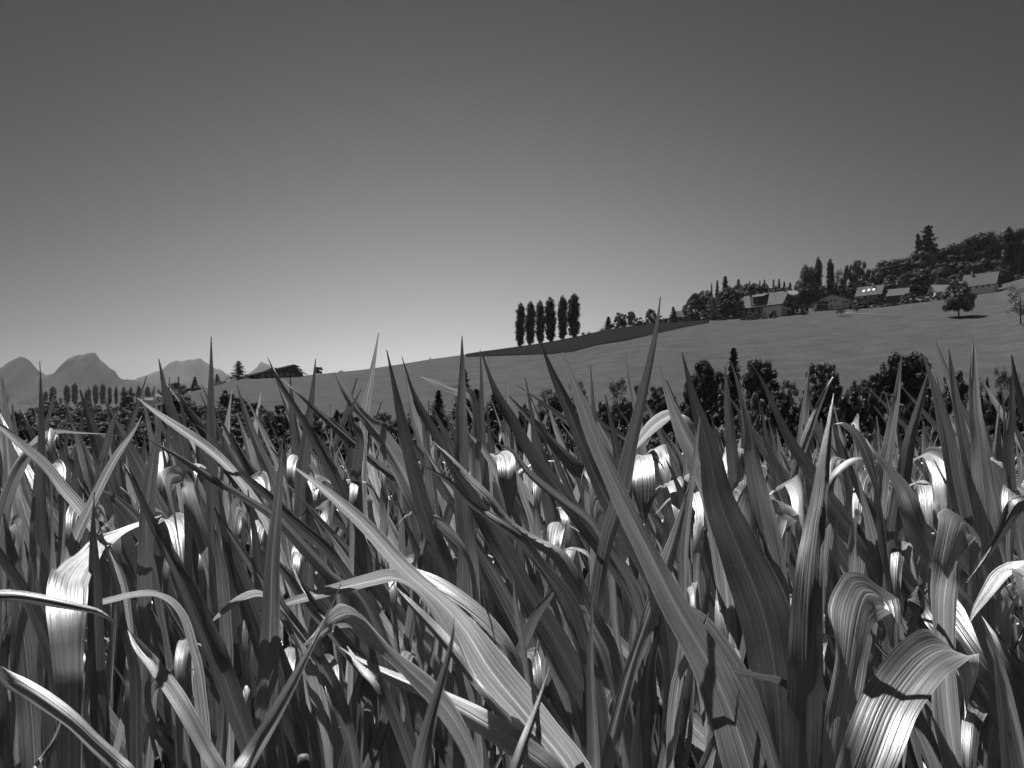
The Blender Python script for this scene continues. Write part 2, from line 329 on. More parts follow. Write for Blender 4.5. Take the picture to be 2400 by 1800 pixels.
def limbs_(h, w, k, z0=0.3):
    return [(h * random.uniform(z0, .7), math.cos(a) * w * random.uniform(.4, .8), math.sin(a) * w * random.uniform(.4, .8), h * random.uniform(.08, .2)) for a in [2.4 * i for i in range(k)]]
def blob_pts(n, blobs):
    B = np.array(blobs); w = B[:, 3] ** 2; idx = rng.choice(len(B), n, p=w / w.sum())
    d = rng.normal(size=(n, 3)); d /= np.linalg.norm(d, axis=1, keepdims=True)
    r = B[idx, 3:4] * rng.uniform(0.35, 1.05, (n, 1)) ** 0.6
    return B[idx, :3] + d * r * np.array([1, 1, .85]), d + np.array([0, 0, .35]) + rng.normal(size=(n, 3)) * .28
# every crown is 1 m tall and about 1 m wide, scaled when placed; z 0..1
def broad_crown(name, mat, n=7000, size=.0175, k=46, flat=1.0, base=.16):
    bl = []
    for i in range(k):
        z = random.uniform(base + .08, .92); m_ = math.sin(math.pi * min(1, max(0, (z - base + .14) / (1.16 - base)))) ** .55 * .40 * flat
        a = 2.4 * i + random.uniform(-.5, .5); q = random.uniform(0, 1) ** .5 * m_
        bl.append((math.cos(a) * q, math.sin(a) * q, z, random.uniform(.075, .15) * (1.2 - .35 * z)))
    C, Nn = blob_pts(n, bl); V, F = cards(C, Nn, size); return mesh(name, V, F, mat, smooth=False)
def poplar_crown(name, mat, n=5600, w=.085):
    bl = []
    for i in range(46):
        z = .03 + .94 * (i / 45); p = w * (0.80 + .38 * math.sin(math.pi * min(1, (z - .02) * 1.05)) ** .7) * (1 if z < .85 else (1.02 - z) / .17 * .9 + .1)
        p *= min(1, (z - .0) / .12 + .25); a = random.uniform(0, 6.28); q = p * .25
        bl.append((math.cos(a) * q, math.sin(a) * q, z, max(.012, p * .78)))
    for i in range(9):                               # upright side shoots that break the outline
        a = random.uniform(0, 6.28); z0 = random.uniform(.25, .8)
        for j in range(4): bl.append((math.cos(a) * w * .72, math.sin(a) * w * .72, z0 + j * .022, .018 * (1 - j * .2)))
    C, Nn = blob_pts(n, bl); V, F = cards(C, Nn, .0105, 1.6); return mesh(name, V, F, mat, smooth=False)
def conifer_crown(name, mat, n=4200, w=.2, open_=False):
    k = 15 if open_ else 22; C = []; Nn = []
    for i in range(k):
        z = .10 + .88 * i / (k - 1); rad = w * (1.03 - z) ** .85 * random.uniform(.8, 1.15)
        for b in range(7 if open_ else 10):
            a = random.uniform(0, 6.28); L = rad * random.uniform(.6, 1.1); m_ = int(n / k / (7 if open_ else 10) * (1.6 - z * 1.1)) + 3
            s = rng.uniform(0, 1, m_) ** .8; x = np.cos(a) * L * s; y = np.sin(a) * L * s
            zz = z - s * L * random.uniform(.25, .45) + (s ** 3) * L * .15
            p = np.stack([x, y, zz], 1) + rng.normal(size=(m_, 3)) * (.010 + .012 * (1 - z)); C.append(p); Nn.append(np.array([0, 0, 1.0]) + rng.normal(size=(m_, 3)) * .7)
    C.append(np.stack([np.zeros(30), np.zeros(30), np.linspace(.9, 1.0, 30)], 1) + rng.normal(size=(30, 3)) * .003); Nn.append(rng.normal(size=(30, 3)))
    C = np.concatenate(C); Nn = np.concatenate(Nn); V, F = cards(C, Nn, .0125, .8); return mesh(name, V, F, mat, smooth=False)
TRUNK = {'b': [trunk_mesh('trunk', .78, .022, limbs_(.8, .36, 7)) for _ in range(3)], 'p': [trunk_mesh('trunk', .9, .014, [])], 'c': [trunk_mesh('trunk', .95, .014, [])], 's': [trunk_mesh('trunk', .5, .02, limbs_(.6, .3, 6, .1))]}
CROWN = {
 'broad': [broad_crown('crown', M['broad']) for _ in range(4)], 'darkbroad': [broad_crown('crown', M['dark']) for _ in range(4)],
 'pale': [broad_crown('crown', M['pale'], size=.015, n=6000) for _ in range(3)],
 'airy': [broad_crown('crown', M['broad'], n=2600, size=.014, k=34) for _ in range(2)],
 'paleairy': [broad_crown('crown', M['pale'], n=2200, size=.013, k=34) for _ in range(2)],
 'poplar': [poplar_crown('crown', M['poplar'], w=.105) for _ in range(4)], 'palepoplar': [poplar_crown('crown', M['broad'], n=3000, w=.12) for _ in range(3)],
 'conifer': [conifer_crown('crown', M['needle']) for _ in range(3)], 'fir': [conifer_crown('crown', M['needle'], open_=True, w=.26) for _ in range(2)],
 'shrub': [broad_crown('crown', M['broad'], n=2600, size=.034, k=28, flat=1.25, base=-.05) for _ in range(3)],
 'paleshrub': [broad_crown('crown', M['pale'], n=2600, size=.030, k=28, flat=1.25, base=-.05) for _ in range(2)],
 'darkshrub': [broad_crown('crown', M['dark'], n=2600, size=.032, k=28, flat=1.25, base=-.05) for _ in range(2)],
}
NAME = dict(broad='broadleaf_tree', darkbroad='broadleaf_tree', pale='broadleaf_tree', airy='broadleaf_tree', paleairy='broadleaf_tree', poplar='poplar_tree', palepoplar='poplar_tree', conifer='conifer_tree', fir='fir_tree', shrub='shrub', paleshrub='shrub', darkshrub='shrub')
def tree(kind, px, top, wpx, D=None, ybase=None, label=None, group=None, lift=0.0):
    """top = photo row of the crown's top, wpx = crown width in photo pixels, D = distance (or the row where it stands)"""
    if D is None: D = stand(px, ybase)
    if group == 'belt of trees at the foot of the hill': D = stand(px, 990 + random.uniform(-12, 12))
    x = (px - HX) / FPX * D; z = gz(x, D) - lift; h = CZ + (HY - top) / FPX * D - z; w = wpx / FPX * D
    if ybase is None and D < 330:
        while h < 1.15 * w and D > 90: D *= .95; x = (px - HX) / FPX * D; z = gz(x, D); h = CZ + (HY - top) / FPX * D - z; w = wpx / FPX * D
    nm = NAME[kind]; e = empty(nm, (x, D, z), random.uniform(0, 6.28)); cat = 'shrub' if nm == 'shrub' else 'tree'
    base_w = {'poplar': .2, 'palepoplar': .22, 'conifer': .22, 'fir': .30}.get(kind, .9)
    if nm == 'shrub': base_w = 1.1
    s = w / base_w
    tk = TRUNK['p' if 'poplar' in kind else 'c' if kind in ('conifer', 'fir') else 's' if nm == 'shrub' else 'b']
    a = obj('trunk', random.choice(tk), e); b = obj('crown', random.choice(CROWN[kind]), e)
    a.scale = (s, s, h); b.scale = (s, s, h)
    if label and label.startswith('*'):
        label = {'broad': 'grey green leafy tree', 'darkbroad': 'dark leafy tree', 'pale': 'pale sunlit leafy tree', 'conifer': 'pointed conifer', 'airy': 'thin crowned tree', 'shrub': 'grey green bush', 'paleshrub': 'pale bush', 'darkshrub': 'dark bush', 'poplar': 'slim poplar'}[kind] + label[1:]
    tag(e, label, cat, group); return e

# six poplars on the crest
for (px, yb, top, w, lb) in [(1220,811,708,22,'slim dark poplar with a side spire at the downhill end of the row of six'), (1243,808,704,23,'second poplar uphill in the row of six, bare trunk foot showing'),
        (1266,805,702,21,'third poplar uphill in the row of six, evenly slender'), (1290,801,694,25,'fourth poplar uphill in the row of six, round topped and broad'),
        (1319,797,690,22,'fifth poplar uphill in the row of six, narrow pointed top'), (1345,791,686,28,'stoutest poplar at the uphill end of the row of six')]:
    tree('poplar', px, top, w, D=384, label=lb, group='row of six poplars on the crest')
for (px, top, w, k, lb) in [(1367,778,12,'darkshrub','low bush just beside the stoutest poplar'),(1381,777,10,'darkshrub','small round bush between the poplars and the crest trees'),
        (1411,770,14,'darkshrub','small bush at the foot of the first crest conifer'),(1008,837,5,'darkshrub','tiny lone bush on the bare crest line'),
        (1426,742,18,'conifer','dark small conifer at the downhill end of the crest trees'),(1455,731,30,'darkbroad','rounded tree next to the small crest conifer'),
        (1479,728,24,'darkbroad','tree with a notched top in the crest group'),(1497,742,26,'darkshrub','dark bush between the notched and the tall crest trees'),(1525,723,27,'broad','tall twin topped tree in the crest group'),
        (1545,738,24,'darkshrub','dark bush between the twin topped tree and the grey shed'),(1578,719,16,'conifer','small conifer beside the low grey shed')]:
    tree(k, px, top, w, D=388 if top < 777 else 386, label=lb, group='trees along the crest')
for px, top, w in [(1440,757,26),(1462,755,30),(1486,757,30),(1512,752,30),(1536,750,28),(1560,746,30),(1585,743,26),(1608,741,26),(1628,734,30)]:
    tree('darkshrub', px, top, w, D=394, label='low dark hedge bush under the trees along the crest', group='hedge bushes along the crest')
# wood behind the farmhouse
gl = dict(label='* in the dark wood behind the long roofed farmhouse', group='trees of the wood behind the farmhouse')
for k, px, top, w, D in [('broad',1612,710,30,400),('darkbroad',1630,686,44,410),('darkbroad',1655,677,44,415),('pale',1672,692,34,402),('darkbroad',1690,690,30,425),('conifer',1681,657,14,430),('conifer',1668,664,8,430),
        ('darkbroad',1735,664,46,440),('darkbroad',1760,662,44,445),('darkbroad',1785,663,46,445),('darkbroad',1812,668,44,445),('darkbroad',1840,672,44,445),('conifer',1731,655,18,448),('conifer',1757,658,9,448),
        ('conifer',1781,658,11,448),('conifer',1792,656,13,448),('conifer',1813,655,12,448),('conifer',1826,654,13,448),('conifer',1838,660,13,448),('conifer',1852,662,14,448),('broad',1748,682,40,425),('darkbroad',1775,684,44,425),('broad',1802,684,40,425),('darkbroad',1835,686,40,425),('darkbroad',1860,690,30,425)]:
    tree(k, px, top, w, D=D, **gl)
tree('conifer', 1700, 648, 26, D=405, label='tall pointed conifer rising above the farmhouse wood', group=None)
tree('darkbroad', 1709, 668, 56, D=396, label='large black green tree standing close left of the farmhouse')
tree('darkbroad', 1702, 700, 50, D=393, label='dense dark tree filling the gap under the tall conifer')
tree('shrub', 1670, 722, 66, D=391, label='wide light domed bush at the meadow edge left of the farmhouse')
tree('darkshrub', 1622, 728, 40, D=393, label='dark rounded bush just right of the low grey shed')
# trees between the farmhouse and the white chalet
gl = dict(group='tall trees behind the white chalet')
for k, px, top, w, D, lb in [('palepoplar',1887,617,24,430,'leftmost leafy poplar behind the white chalet'),('palepoplar',1903,621,22,432,'leafy poplar leaning on the tallest spire'),('poplar',1918,600,17,428,'tallest thin dark poplar spire behind the white chalet'),
        ('poplar',1946,603,17,428,'thin dark poplar spire standing in the gap'),('airy',1968,627,34,430,'thin crowned tree between the spire and the big round tree'),('broad',1994,617,38,430,'left half of the pair of big rounded trees'),
        ('broad',2015,607,46,432,'big rounded airy tree with the highest dome behind the chalets'),('broad',1871,655,26,440,'grey bush like tree at the left foot of the poplars')]:
    tree(k, px, top, w, D=D, label=lb, **gl)
gl = dict(label='dark undergrowth tree filling the row behind the chalets', group='lower trees behind the chalets')
for px, top, w in [(1880,672,34),(1902,665,34),(1925,668,34),(1950,664,36),(1975,668,36),(2000,664,38),(2028,660,38),(2046,646,34),(1862,700,28),(1895,695,30)]:
    tree('darkbroad', px, top, w, D=422, **gl)
# the big wood upper right
gl = dict(label='* in the tall dark wood above the houses on the slope', group='trees of the tall wood on the slope')
for k, px, top, w, D in [('darkbroad',2072,622,52,430),('darkbroad',2090,613,50,432),('darkbroad',2110,603,54,440),('broad',2128,597,50,438),('darkbroad',2148,587,52,445),('darkbroad',2170,590,54,440),('darkbroad',2195,585,50,450),
        ('darkbroad',2216,571,52,452),('darkbroad',2240,569,54,455),('darkbroad',2265,563,50,458),('darkbroad',2285,549,56,460),('darkbroad',2315,543,56,460),('darkbroad',2335,560,46,455),('broad',2100,640,50,420),('darkbroad',2140,630,56,420),
        ('broad',2165,622,50,424),('darkbroad',2190,628,50,420),('broad',2215,612,52,424),('broad',2245,605,52,424),('darkbroad',2275,612,50,424),('darkbroad',2305,600,52,430),('darkbroad',2335,600,50,426),('darkbroad',2085,660,44,416),
        ('darkbroad',2120,665,50,414),('darkbroad',2150,660,50,414),('darkbroad',2180,662,50,414),('darkbroad',2210,650,50,412),('darkbroad',2240,640,50,412),('darkbroad',2270,640,50,410),('darkbroad',2330,630,44,412),('darkbroad',2355,618,40,412),
        ('broad',2362,590,36,440),('broad',2385,610,50,420),('darkbroad',2410,560,50,450),('darkbroad',2425,600,50,420),('darkbroad',2460,560,60,440),('darkbroad',2500,550,60,440),('darkbroad',2540,545,60,440),('darkbroad',2590,540,70,440)]:
    tree('broad' if px % 9 == 3 else 'darkbroad', px, top + 4, w * random.uniform(1.1, 1.6), D=D, **gl)
for k, px, top, w, D, lb in [('darkbroad', 2092, 611, 120, 436, 'huge rounded tree forming the lower left shoulder of the tall wood'), ('darkbroad', 2205, 574, 110, 448, 'great dark tree right under the ragged fir'),
        ('darkbroad', 2288, 544, 120, 452, 'huge dome shaped tree at the top of the tall wood'), ('darkbroad', 2330, 541, 84, 456, 'tall dark dome beside the huge dome shaped tree'), ('broad', 2150, 590, 86, 440, 'rounded grey tree at the left foot of the ragged fir')]:
    tree(k, px, top, w, D=D, label=lb)
tree('fir', 2174, 530, 84, D=450, label='ragged fir standing highest above the tall wood')
tree('conifer', 2152, 549, 28, D=448, label='short pointed conifer leaning on the highest ragged fir')
tree('poplar', 2363, 529, 26, D=412, label='narrow black green spire at the top right')
tree('darkbroad', 2386, 533, 48, D=410, label='tall ivy dark tree cut by the right edge of the picture')
tree('shrub', 2258, 634, 36, D=392, label='domed dark bush rising behind the chimney house')
# lone trees on the meadow
tree('broad', 2247, 656, 78, ybase=743, label='lone round orchard tree with a shadow on the open meadow')
tree('airy', 1971, 711, 33, ybase=741, label='small umbrella shaped fruit tree in front of the white chalet')
tree('airy', 2006, 712, 22, ybase=732, label='thin young tree beside the pale track')
tree('paleairy', 2392, 655, 70, D=250, label='thin leaved tree at the right edge of the meadow')
gl = dict(label='* along the lower edge of the houses', group='garden bushes below the houses')
for k, px, top, w, yb in [('darkshrub',1745,735,22,750),('shrub',1758,732,22,750),('darkshrub',1772,731,24,748),('paleshrub',1790,730,20,747),('darkshrub',1812,727,20,746),('darkshrub',1880,712,14,738),('darkshrub',1889,705,12,737),
        ('darkshrub',2014,696,34,722),('darkshrub',2035,704,34,722),('shrub',2000,705,22,724),('paleshrub',2125,686,34,712),('shrub',2140,690,30,710),('darkshrub',2068,710,40,719),('darkshrub',2095,708,40,716),('shrub',2178,684,22,706),('darkshrub',2196,688,18,704),('shrub',2160,694,24,708),('broad',2050,694,20,716),('darkshrub',1858,690,26,736)]:
    tree(k, px, top, w, ybase=yb, **gl)
# belt of trees at the foot of the hill
gl = 'belt of trees at the foot of the hill'
for k, px, top, w, D, lb in [('darkbroad',1650,838,62,134,'dark broad tree left of the pointed spruce in the tree belt'),('darkbroad',1625,872,50,132,'dark spreading lower tree on the left flank of the belt group'),('darkbroad',1680,862,70,136,'low dark tree in front of the pointed spruce'),
        ('conifer',1719,816,44,138,'pointed spruce standing out of the tree belt'),('darkbroad',1786,833,92,134,'large black round tree right of the pointed spruce'),('darkbroad',1770,838,50,135,'left shoulder of the large black round tree group'),('pale',1848,885,44,132,'pale bush like tree between two big belt trees'),
        ('broad',1922,846,92,136,'large grey green tree with a light sunlit crown'),('darkbroad',1950,880,50,137,'shaded tree on the right of the grey green tree'),('pale',2002,890,44,132,'pale feathery tree between the two largest belt trees'),('darkbroad',2045,872,56,134,'dark lower flank tree left of the tallest belt tree'),
        ('darkbroad',2125,813,120,136,'tallest and widest dark tree of the belt'),('darkbroad',2085,838,56,137,'dark tree at the left shoulder of the tallest belt tree'),('broad',2150,832,60,133,'lighter leafed tree leaning on the tallest belt tree'),('broad',2240,868,64,134,'grey tree right of the tallest belt tree'),
        ('paleairy',2290,880,60,132,'pale airy tree near the right of the belt'),('airy',2347,855,40,132,'thin standing young tree at the right end of the belt'),('airy',2380,870,46,133,'airy tree at the far right of the belt'),('conifer',2314,884,12,131,'very slim young conifer in the belt'),
        ('airy',1352,885,56,134,'airy grey tree behind the leaning blurred leaf'),('airy',1285,905,60,133,'airy tree left of centre in the belt'),('darkbroad',1300,925,56,132,'dark tree below the airy crown'),('airy',1447,880,60,132,'light open crowned tree in the middle of the belt'),
        ('broad',1540,905,60,134,'grey round tree between the open crowned and dark trees'),('airy',1500,895,50,136,'thin crowned tree beside the grey round tree'),('conifer',1087,866,44,136,'spruce with hanging branches behind the tall upright leaf'),('conifer',973,924,30,132,'short dark fir cone shape at the left of the belt'),
        ('conifer',1117,911,40,133,'broad dark fir next to the spruce with hanging branches'),('conifer',1160,918,40,134,'bushy fir right of the broad dark fir'),('conifer',1028,915,34,134,'narrow fir between the short fir and the spruce')]:
    tree(k, px, top, w, D=D, label=lb, group=gl)
lg = dict(label='* growing low in the belt at the foot of the hill', group='low bushes at the foot of the hill')
for i, px in enumerate(range(930, 2520, 26)):
    k = ['paleshrub', 'shrub', 'darkshrub', 'shrub', 'broad'][int(rng.integers(0, 5))]
    yt = np.interp(px, [930,1100,1300,1500,1700,1900,2400,2520], [990,975,955,950,935,935,930,920])
    tree(k, px + rng.uniform(-8, 8), yt + rng.uniform(-18, 22), rng.uniform(60, 88), D=rng.uniform(108, 128), **lg)
for i, px in enumerate(range(940, 2520, 40)):
    tree(['paleshrub', 'shrub', 'darkshrub', 'pale'][i % 4], px + rng.uniform(-8, 8), 1005 + rng.uniform(-18, 22), rng.uniform(66, 96), D=rng.uniform(84, 98), **lg)
# left wood, from the far slope down to the valley
gl = dict(label='* in the wood down in the valley', group='trees of the valley wood')
def wood(x0, x1, y0, y1, D0, D1, n, kinds, w0, w1):
    for i in range(n):
        s = (i + rng.uniform(.2, .8)) / n; px = x0 + (x1 - x0) * ((i * 0.618) % 1.0)
        f = rng.uniform(0, 1); top = y0 + (y1 - y0) * s; D = D1 + (D0 - D1) * (1 - s)
        tree(kinds[int(rng.integers(0, len(kinds)))], px, top + rng.uniform(-5, 5), rng.uniform(w0, w1), D=D, **gl)
wood(-60, 560, 946, 985, 300, 240, 40, ['darkbroad', 'broad', 'darkbroad', 'pale'], 48, 76)
wood(120, 440, 938, 975, 420, 300, 20, ['darkbroad', 'broad', 'darkbroad'], 40, 62)
wood(-60, 620, 975, 1040, 230, 150, 36, ['darkbroad', 'broad', 'pale', 'darkbroad'], 60, 92)
wood(-60, 960, 1010, 1060, 140, 100, 36, ['darkshrub', 'broad', 'paleshrub', 'shrub'], 70, 100)
wood(520, 960, 955, 1000, 170, 130, 22, ['darkbroad', 'broad', 'pale', 'darkshrub'], 44, 70)
for k, px, top, w, D, lb in [('broad',205,940,44,290,'light crowned tree at the top edge of the valley wood'),('darkbroad',300,914,50,420,'flat dark tree under the distant thin poplars'),('darkbroad',412,893,58,440,'round dark tree on the slope left of the tall upright leaf'),('darkbroad',395,905,40,430,'lower dark tree on the left flank of the round dark tree'),
        ('pale',418,914,74,320,'pale sunlit crown below the round dark tree'),('darkbroad',405,930,90,300,'wide dark tree below the pale sunlit crown'),('darkbroad',446,940,50,290,'dark tree at the lower edge of the meadow'),
        ('conifer',457,883,17,430,'small dark conifer above the hedge on the left slope'),('darkshrub',456,903,38,428,'dark hedge bush below the small conifer'),('conifer',509,877,14,420,'little black conifer near the white flowering bush'),('darkshrub',520,892,34,415,'dark bush beside the timber house'),
        ('fir',559,846,36,385,'tall ragged spruce at the left end of the timber house'),('darkbroad',746,858,24,392,'small round tree right of the timber house'),('darkbroad',533,918,44,220,'dark conifer like tree on the lower meadow edge'),('conifer',528,915,32,215,'dark fir at the edge of the lower meadow'),('darkbroad',565,930,50,210,'dark tree right of the meadow edge fir'),
        ('darkbroad',600,940,44,200,'dark round tree behind the leaning leaves'),('broad',660,946,50,180,'grey bush like tree below the timber house meadow'),('conifer',790,960,26,160,'thin fir on the lower meadow'),('darkshrub',800,868,14,392,'small crest bush right of the timber house'),('darkshrub',777,875,12,390,'low crest bush near the timber house')]:
    tree(k, px, top, w, D=D, label=lb, group=None)
gl = dict(label='small distant slim poplar above the valley wood, before the mountains', group='distant poplars before the mountains')
for px, top, yb, w in [(107,916,950,9),(124,904,945,13),(157,901,945,12),(175,896,945,12),(142,932,945,5),(193,937,945,6),(203,914,945,8),(209,909,945,8),(224,900,945,11),(241,898,945,11),(257,906,945,8),(272,905,945,7),(290,904,940,7),(307,904,930,6),(325,903,925,9),(346,904,925,11)]:
    e = tree('poplar', px, top, w * 1.1, D=900, **gl)
for px, top in [(360,911),(372,914)]: tree('conifer', px, top, 11, D=800, label='tiny conifer on the far slope', group='tiny conifers on the far slope')

# ------------------------------------------------------------------ houses (local frame: x along the length, y away from the viewer, origin on the ground)
def house_at(name, px, D, zoff, yaw, label):
    x = (px - HX) / FPX * D; e = empty(name, (x, D, gz(x, D) + zoff), R(yaw)); tag(e, label, 'house'); return e
def window(e, x, y, z, w, h, face='y'):
    d = .06
    def fr(b, o):                                    # frame bars round the opening
        if face == 'y':
            b.box(x-w/2-.1, x+w/2+.1, y-o, y, z-.1, z); b.box(x-w/2-.1, x+w/2+.1, y-o, y, z+h, z+h+.1)
            b.box(x-w/2-.1, x-w/2, y-o, y, z, z+h); b.box(x+w/2, x+w/2+.1, y-o, y, z, z+h); b.box(x-.04, x+.04, y-o*.8, y, z, z+h)
        else:
            s = 1 if face == 'x+' else -1; a, c = sorted((x, x + s * o))
            b.box(a, c, y-w/2-.1, y+w/2+.1, z-.1, z); b.box(a, c, y-w/2-.1, y+w/2+.1, z+h, z+h+.1)
            b.box(a, c, y-w/2-.1, y-w/2, z, z+h); b.box(a, c, y+w/2, y+w/2+.1, z, z+h); b.box(a, c, y-.04, y+.04, z, z+h)
    b = MB(); fr(b, .1); f = b.build('window', M['white'], e); b = MB()
    if face == 'y': b.box(x-w/2, x+w/2, y-.04, y-.005, z, z+h)
    else:
        s = 1 if face == 'x+' else -1; a, c = sorted((x + s*.005, x + s*.04)); b.box(a, c, y-w/2, y+w/2, z, z+h)
    b.build('pane', M['glass'], f)
def gable_house(e, L, W, hw, hr, roofmat, wallmat, upper=None, over=.8, th=.3, hip=0.0):
    """ridge along x"""
    b = MB(); b.box(-L/2, L/2, -W/2, W/2, -3.0, hw); b.build('wall', wallmat, e)
    b = MB(); zz = hw + (hr - hw)
    for sx in (-1, 1):
        pts = [(sx*(L/2-.02), -W/2, hw+.003), (sx*(L/2-.02), W/2, hw+.003), (sx*(L/2-.02), 0, hr-.15)]
        q = pts + [(sx*(L/2-.3), y, z) for _, y, z in pts]
        b.add(q, [(0,1,2),(5,4,3),(0,3,4,1),(1,4,5,2),(2,5,3,0)])
    b.build('gable', upper or wallmat, e)
    sl = (hr - hw) / (W/2); ov = over; ze = hw - sl * ov
    b = MB(); xl, xr = -L/2 - ov, L/2 + ov; hp = hip
    for s in (-1, 1):
        q = [(xl, s*(W/2+ov), ze), (xr, s*(W/2+ov), ze), (xr - hp, 0, hr), (xl + hp, 0, hr)]
        if s > 0: q = q[::-1]
        b.slab([(x, y, z + th) for x, y, z in q], th)
    if hip:
        for s, xe, xr_ in ((-1, xl, xl + hp), (1, xr, xr - hp)):
            zh = hr - (hr - ze) * .0
    return b.build('roof', roofmat, e)
# farmhouse with the long bright roof (half hipped at the right gable)
e = house_at('farmhouse', 1786, 392, 0.4, -43, 'long farmhouse with a big pale roof, dark dormer and shaded right gable')
L, W, hw, hr = 25, 13, 3.6, 10.0; sl = 0
b = MB(); b.box(-L/2, L/2, -W/2, W/2, -4, hw); wl = b.build('wall', M['wood'], e)
b = MB(); b.box(L/2-9, L/2+.02, -W/2-.03, W/2+.03, -4, 2.5); b.build('ground_floor', M['plaster'], e)
b = MB(); q = [(L/2-.05, -W/2, hw+.003), (L/2-.05, W/2, hw+.003), (L/2-.05, 2.6, 8.0), (L/2-.05, -2.6, 8.0)]
b.add(q + [(x-.4, y, z) for x, y, z in q], [(0,1,2,3),(7,6,5,4),(0,4,5,1),(1,5,6,2),(2,6,7,3),(3,7,4,0)]); b.build('gable', M['wood'], e)
rf = MB(); ez = 2.6; ey = W/2 + 1.6
F_ = [(-L/2-1.6, -ey, ez), (L/2+1.8, -ey, ez), (L/2+1.8, -3.0, 7.9), (L/2-1.6, 0, hr), (-L/2+3.6, 0, hr)]
th_ = .35
for s in (1, -1):
    P = [(x, y*s, z) for x, y, z in F_]
    if s < 0: P = P[::-1]
    n = (Vector(P[1]) - Vector(P[0])).cross(Vector(P[2]) - Vector(P[0])).normalized() * th_
    k = len(P); rf.add([tuple(Vector(p) + n) for p in P] + P, [tuple(range(k)), tuple(range(2*k-1, k-1, -1))] + [(i, i+k, (i+1) % k + k, (i+1) % k) for i in range(k)])
rf.slab([(L/2+1.8, -3.0, 8.2), (L/2+1.8, 3.0, 8.2), (L/2-1.6, 0, hr+.33), (L/2-1.65, 0, hr+.33)], .3)
rf.slab([(-L/2-1.6, ey, ez+.3), (-L/2-1.6, -ey, ez+.3), (-L/2+3.6, 0, hr+.33), (-L/2+3.6, .05, hr+.33)], .3)
roof = rf.build('roof', M['tile'], e)
b = MB(); b.box(-5.2, -4.5, -2.2, -1.5, 8.2, 12.0); b.box(-5.35, -4.35, -2.35, -1.35, 12.0, 12.25); b.build('chimney', M['wood'], roof)
b = MB(); b.box(-1.6, 3.2, -6.3, -1.5, 4.4, 8.2); b.build('dormer', M['wood'], roof)
b = MB(); b.slab([(-2.3, -7.0, 8.0), (3.9, -7.0, 8.0), (3.9, -.6, 10.2), (-2.3, -.6, 10.2)], .25); b.build('dormer_roof', M['tile'], roof)
b = MB(); b.box(-2.6, -1.7, -7.1, -6.6, 3.6, 7.9); b.build('dormer_post', M['plaster'], roof)
for x in (-9, -6.2, -3.4, 0, 3): window(e, x, -W/2, 0.8, 1.1, 1.3)
for y in (-4.5, -2.2, 0, 2.2, 4.5): window(e, L/2+.02, y, 0.4, 1.0, 1.2, 'x+')
for y in (-2.6, 0, 2.6): window(e, L/2-.05, y, 4.6, 1.0, 1.2, 'x+')
# white chalet
e = house_at('chalet', 1952, 388, 0.3, -12, 'white chalet with a wide low gable, left balconies and pale roof edge')
b = MB(); b.prism([(-7.5,-3),(7.5,-3),(7.5,4.4),(-.5,6.9),(-7.5,3.6)], -.0, 9); b.build('wall', M['plaster'], e)
b = MB()
b.slab([(-9.2,-1.6,3.0),(-.5,-1.6,7.1),(-.5,10,7.1),(-9.2,10,3.0)][::-1], -.28); b.slab([(-.5,-1.6,7.1),(9.4,-1.6,4.1),(9.4,10,4.1),(-.5,10,7.1)][::-1], -.28)
b.build('roof', M['tilel'], e)
for z in (0.4, 2.7):
    b = MB(); b.box(-7.6, -2.2, -1.3, -.01, z-.15, z); b.box(-7.6, -2.2, -1.3, -1.2, z, z+.9); b.build('balcony', M['wood'], e)
b = MB(); b.box(-7.3, -2.4, -.06, -.005, .05, 2.2); b.build('balcony_door', M['glass'], e)
for x, z in ((-.6,.8),(1.8,.8),(4.6,2.6),(6.2,2.6),(-.8,3.4),(1.2,3.4),(-4.5,3.0)): window(e, x, 0, z, .9, 1.1)
b = MB(); b.box(-9, 3.5, -3.2, -2.6, -2.4, -.6); b.build('retaining_wall', M['tiled'], e)
def simple_house(name, px, D, yaw, L, W, hw, hr, roofm, wallm, label, z0=0.2, wins=(), upper=None, chim=None, over=.8, skylights=()):
    e = house_at(name, px, D, z0, yaw, label); r = gable_house(e, L, W, hw, hr, roofm, wallm, upper, over)
    for x, z in wins: window(e, x, -W/2, z, 1.0, 1.1)
    if chim:
        b = MB(); b.box(chim-.4, chim+.4, -.9, -.1, hr-1.2, hr+1.3); b.box(chim-.5, chim+.5, -1.0, 0, hr+1.3, hr+1.5); b.build('chimney', M['plaster'], r)
    for x, f in skylights:
        y = -(W/2) * f; z = hr - (hr - hw) * f; n = Vector((0, -(hr-hw), W/2)).normalized() * .42
        b = MB(); dy, dz = .55, -.55 * (hr-hw) / (W/2)
        b.slab([(x-.5, y-dy+n.y, z+dz+n.z), (x+.5, y-dy+n.y, z+dz+n.z), (x+.5, y+dy+n.y, z-dz+n.z), (x-.5, y+dy+n.y, z-dz+n.z)], .12); b.build('skylight', M['white'], r)
    return e
simple_house('house', 2041, 398, -38, 11, 9, 2.6, 7.2, M['tile'], M['wood'], 'house with three small roof lights half hidden by bushes', z0=1.6, chim=1.0, skylights=((-2.6,.55),(-.3,.5),(2,.5)), wins=((-3,.6),(0,.6)))
simple_house('barn', 2094, 392, -34, 13, 8, 1.8, 5.2, M['tiled'], M['wood'], 'long low barn with a dull roof behind garden bushes', z0=1.0, wins=((-3,.3),))
simple_house('shed', 2203, 386, 0, 7, 6, 2.2, 5.4, M['tilel'], M['plaster'], 'small shed with a very bright roof half behind the lone orchard tree', z0=.5, wins=((-1.5,.5),))
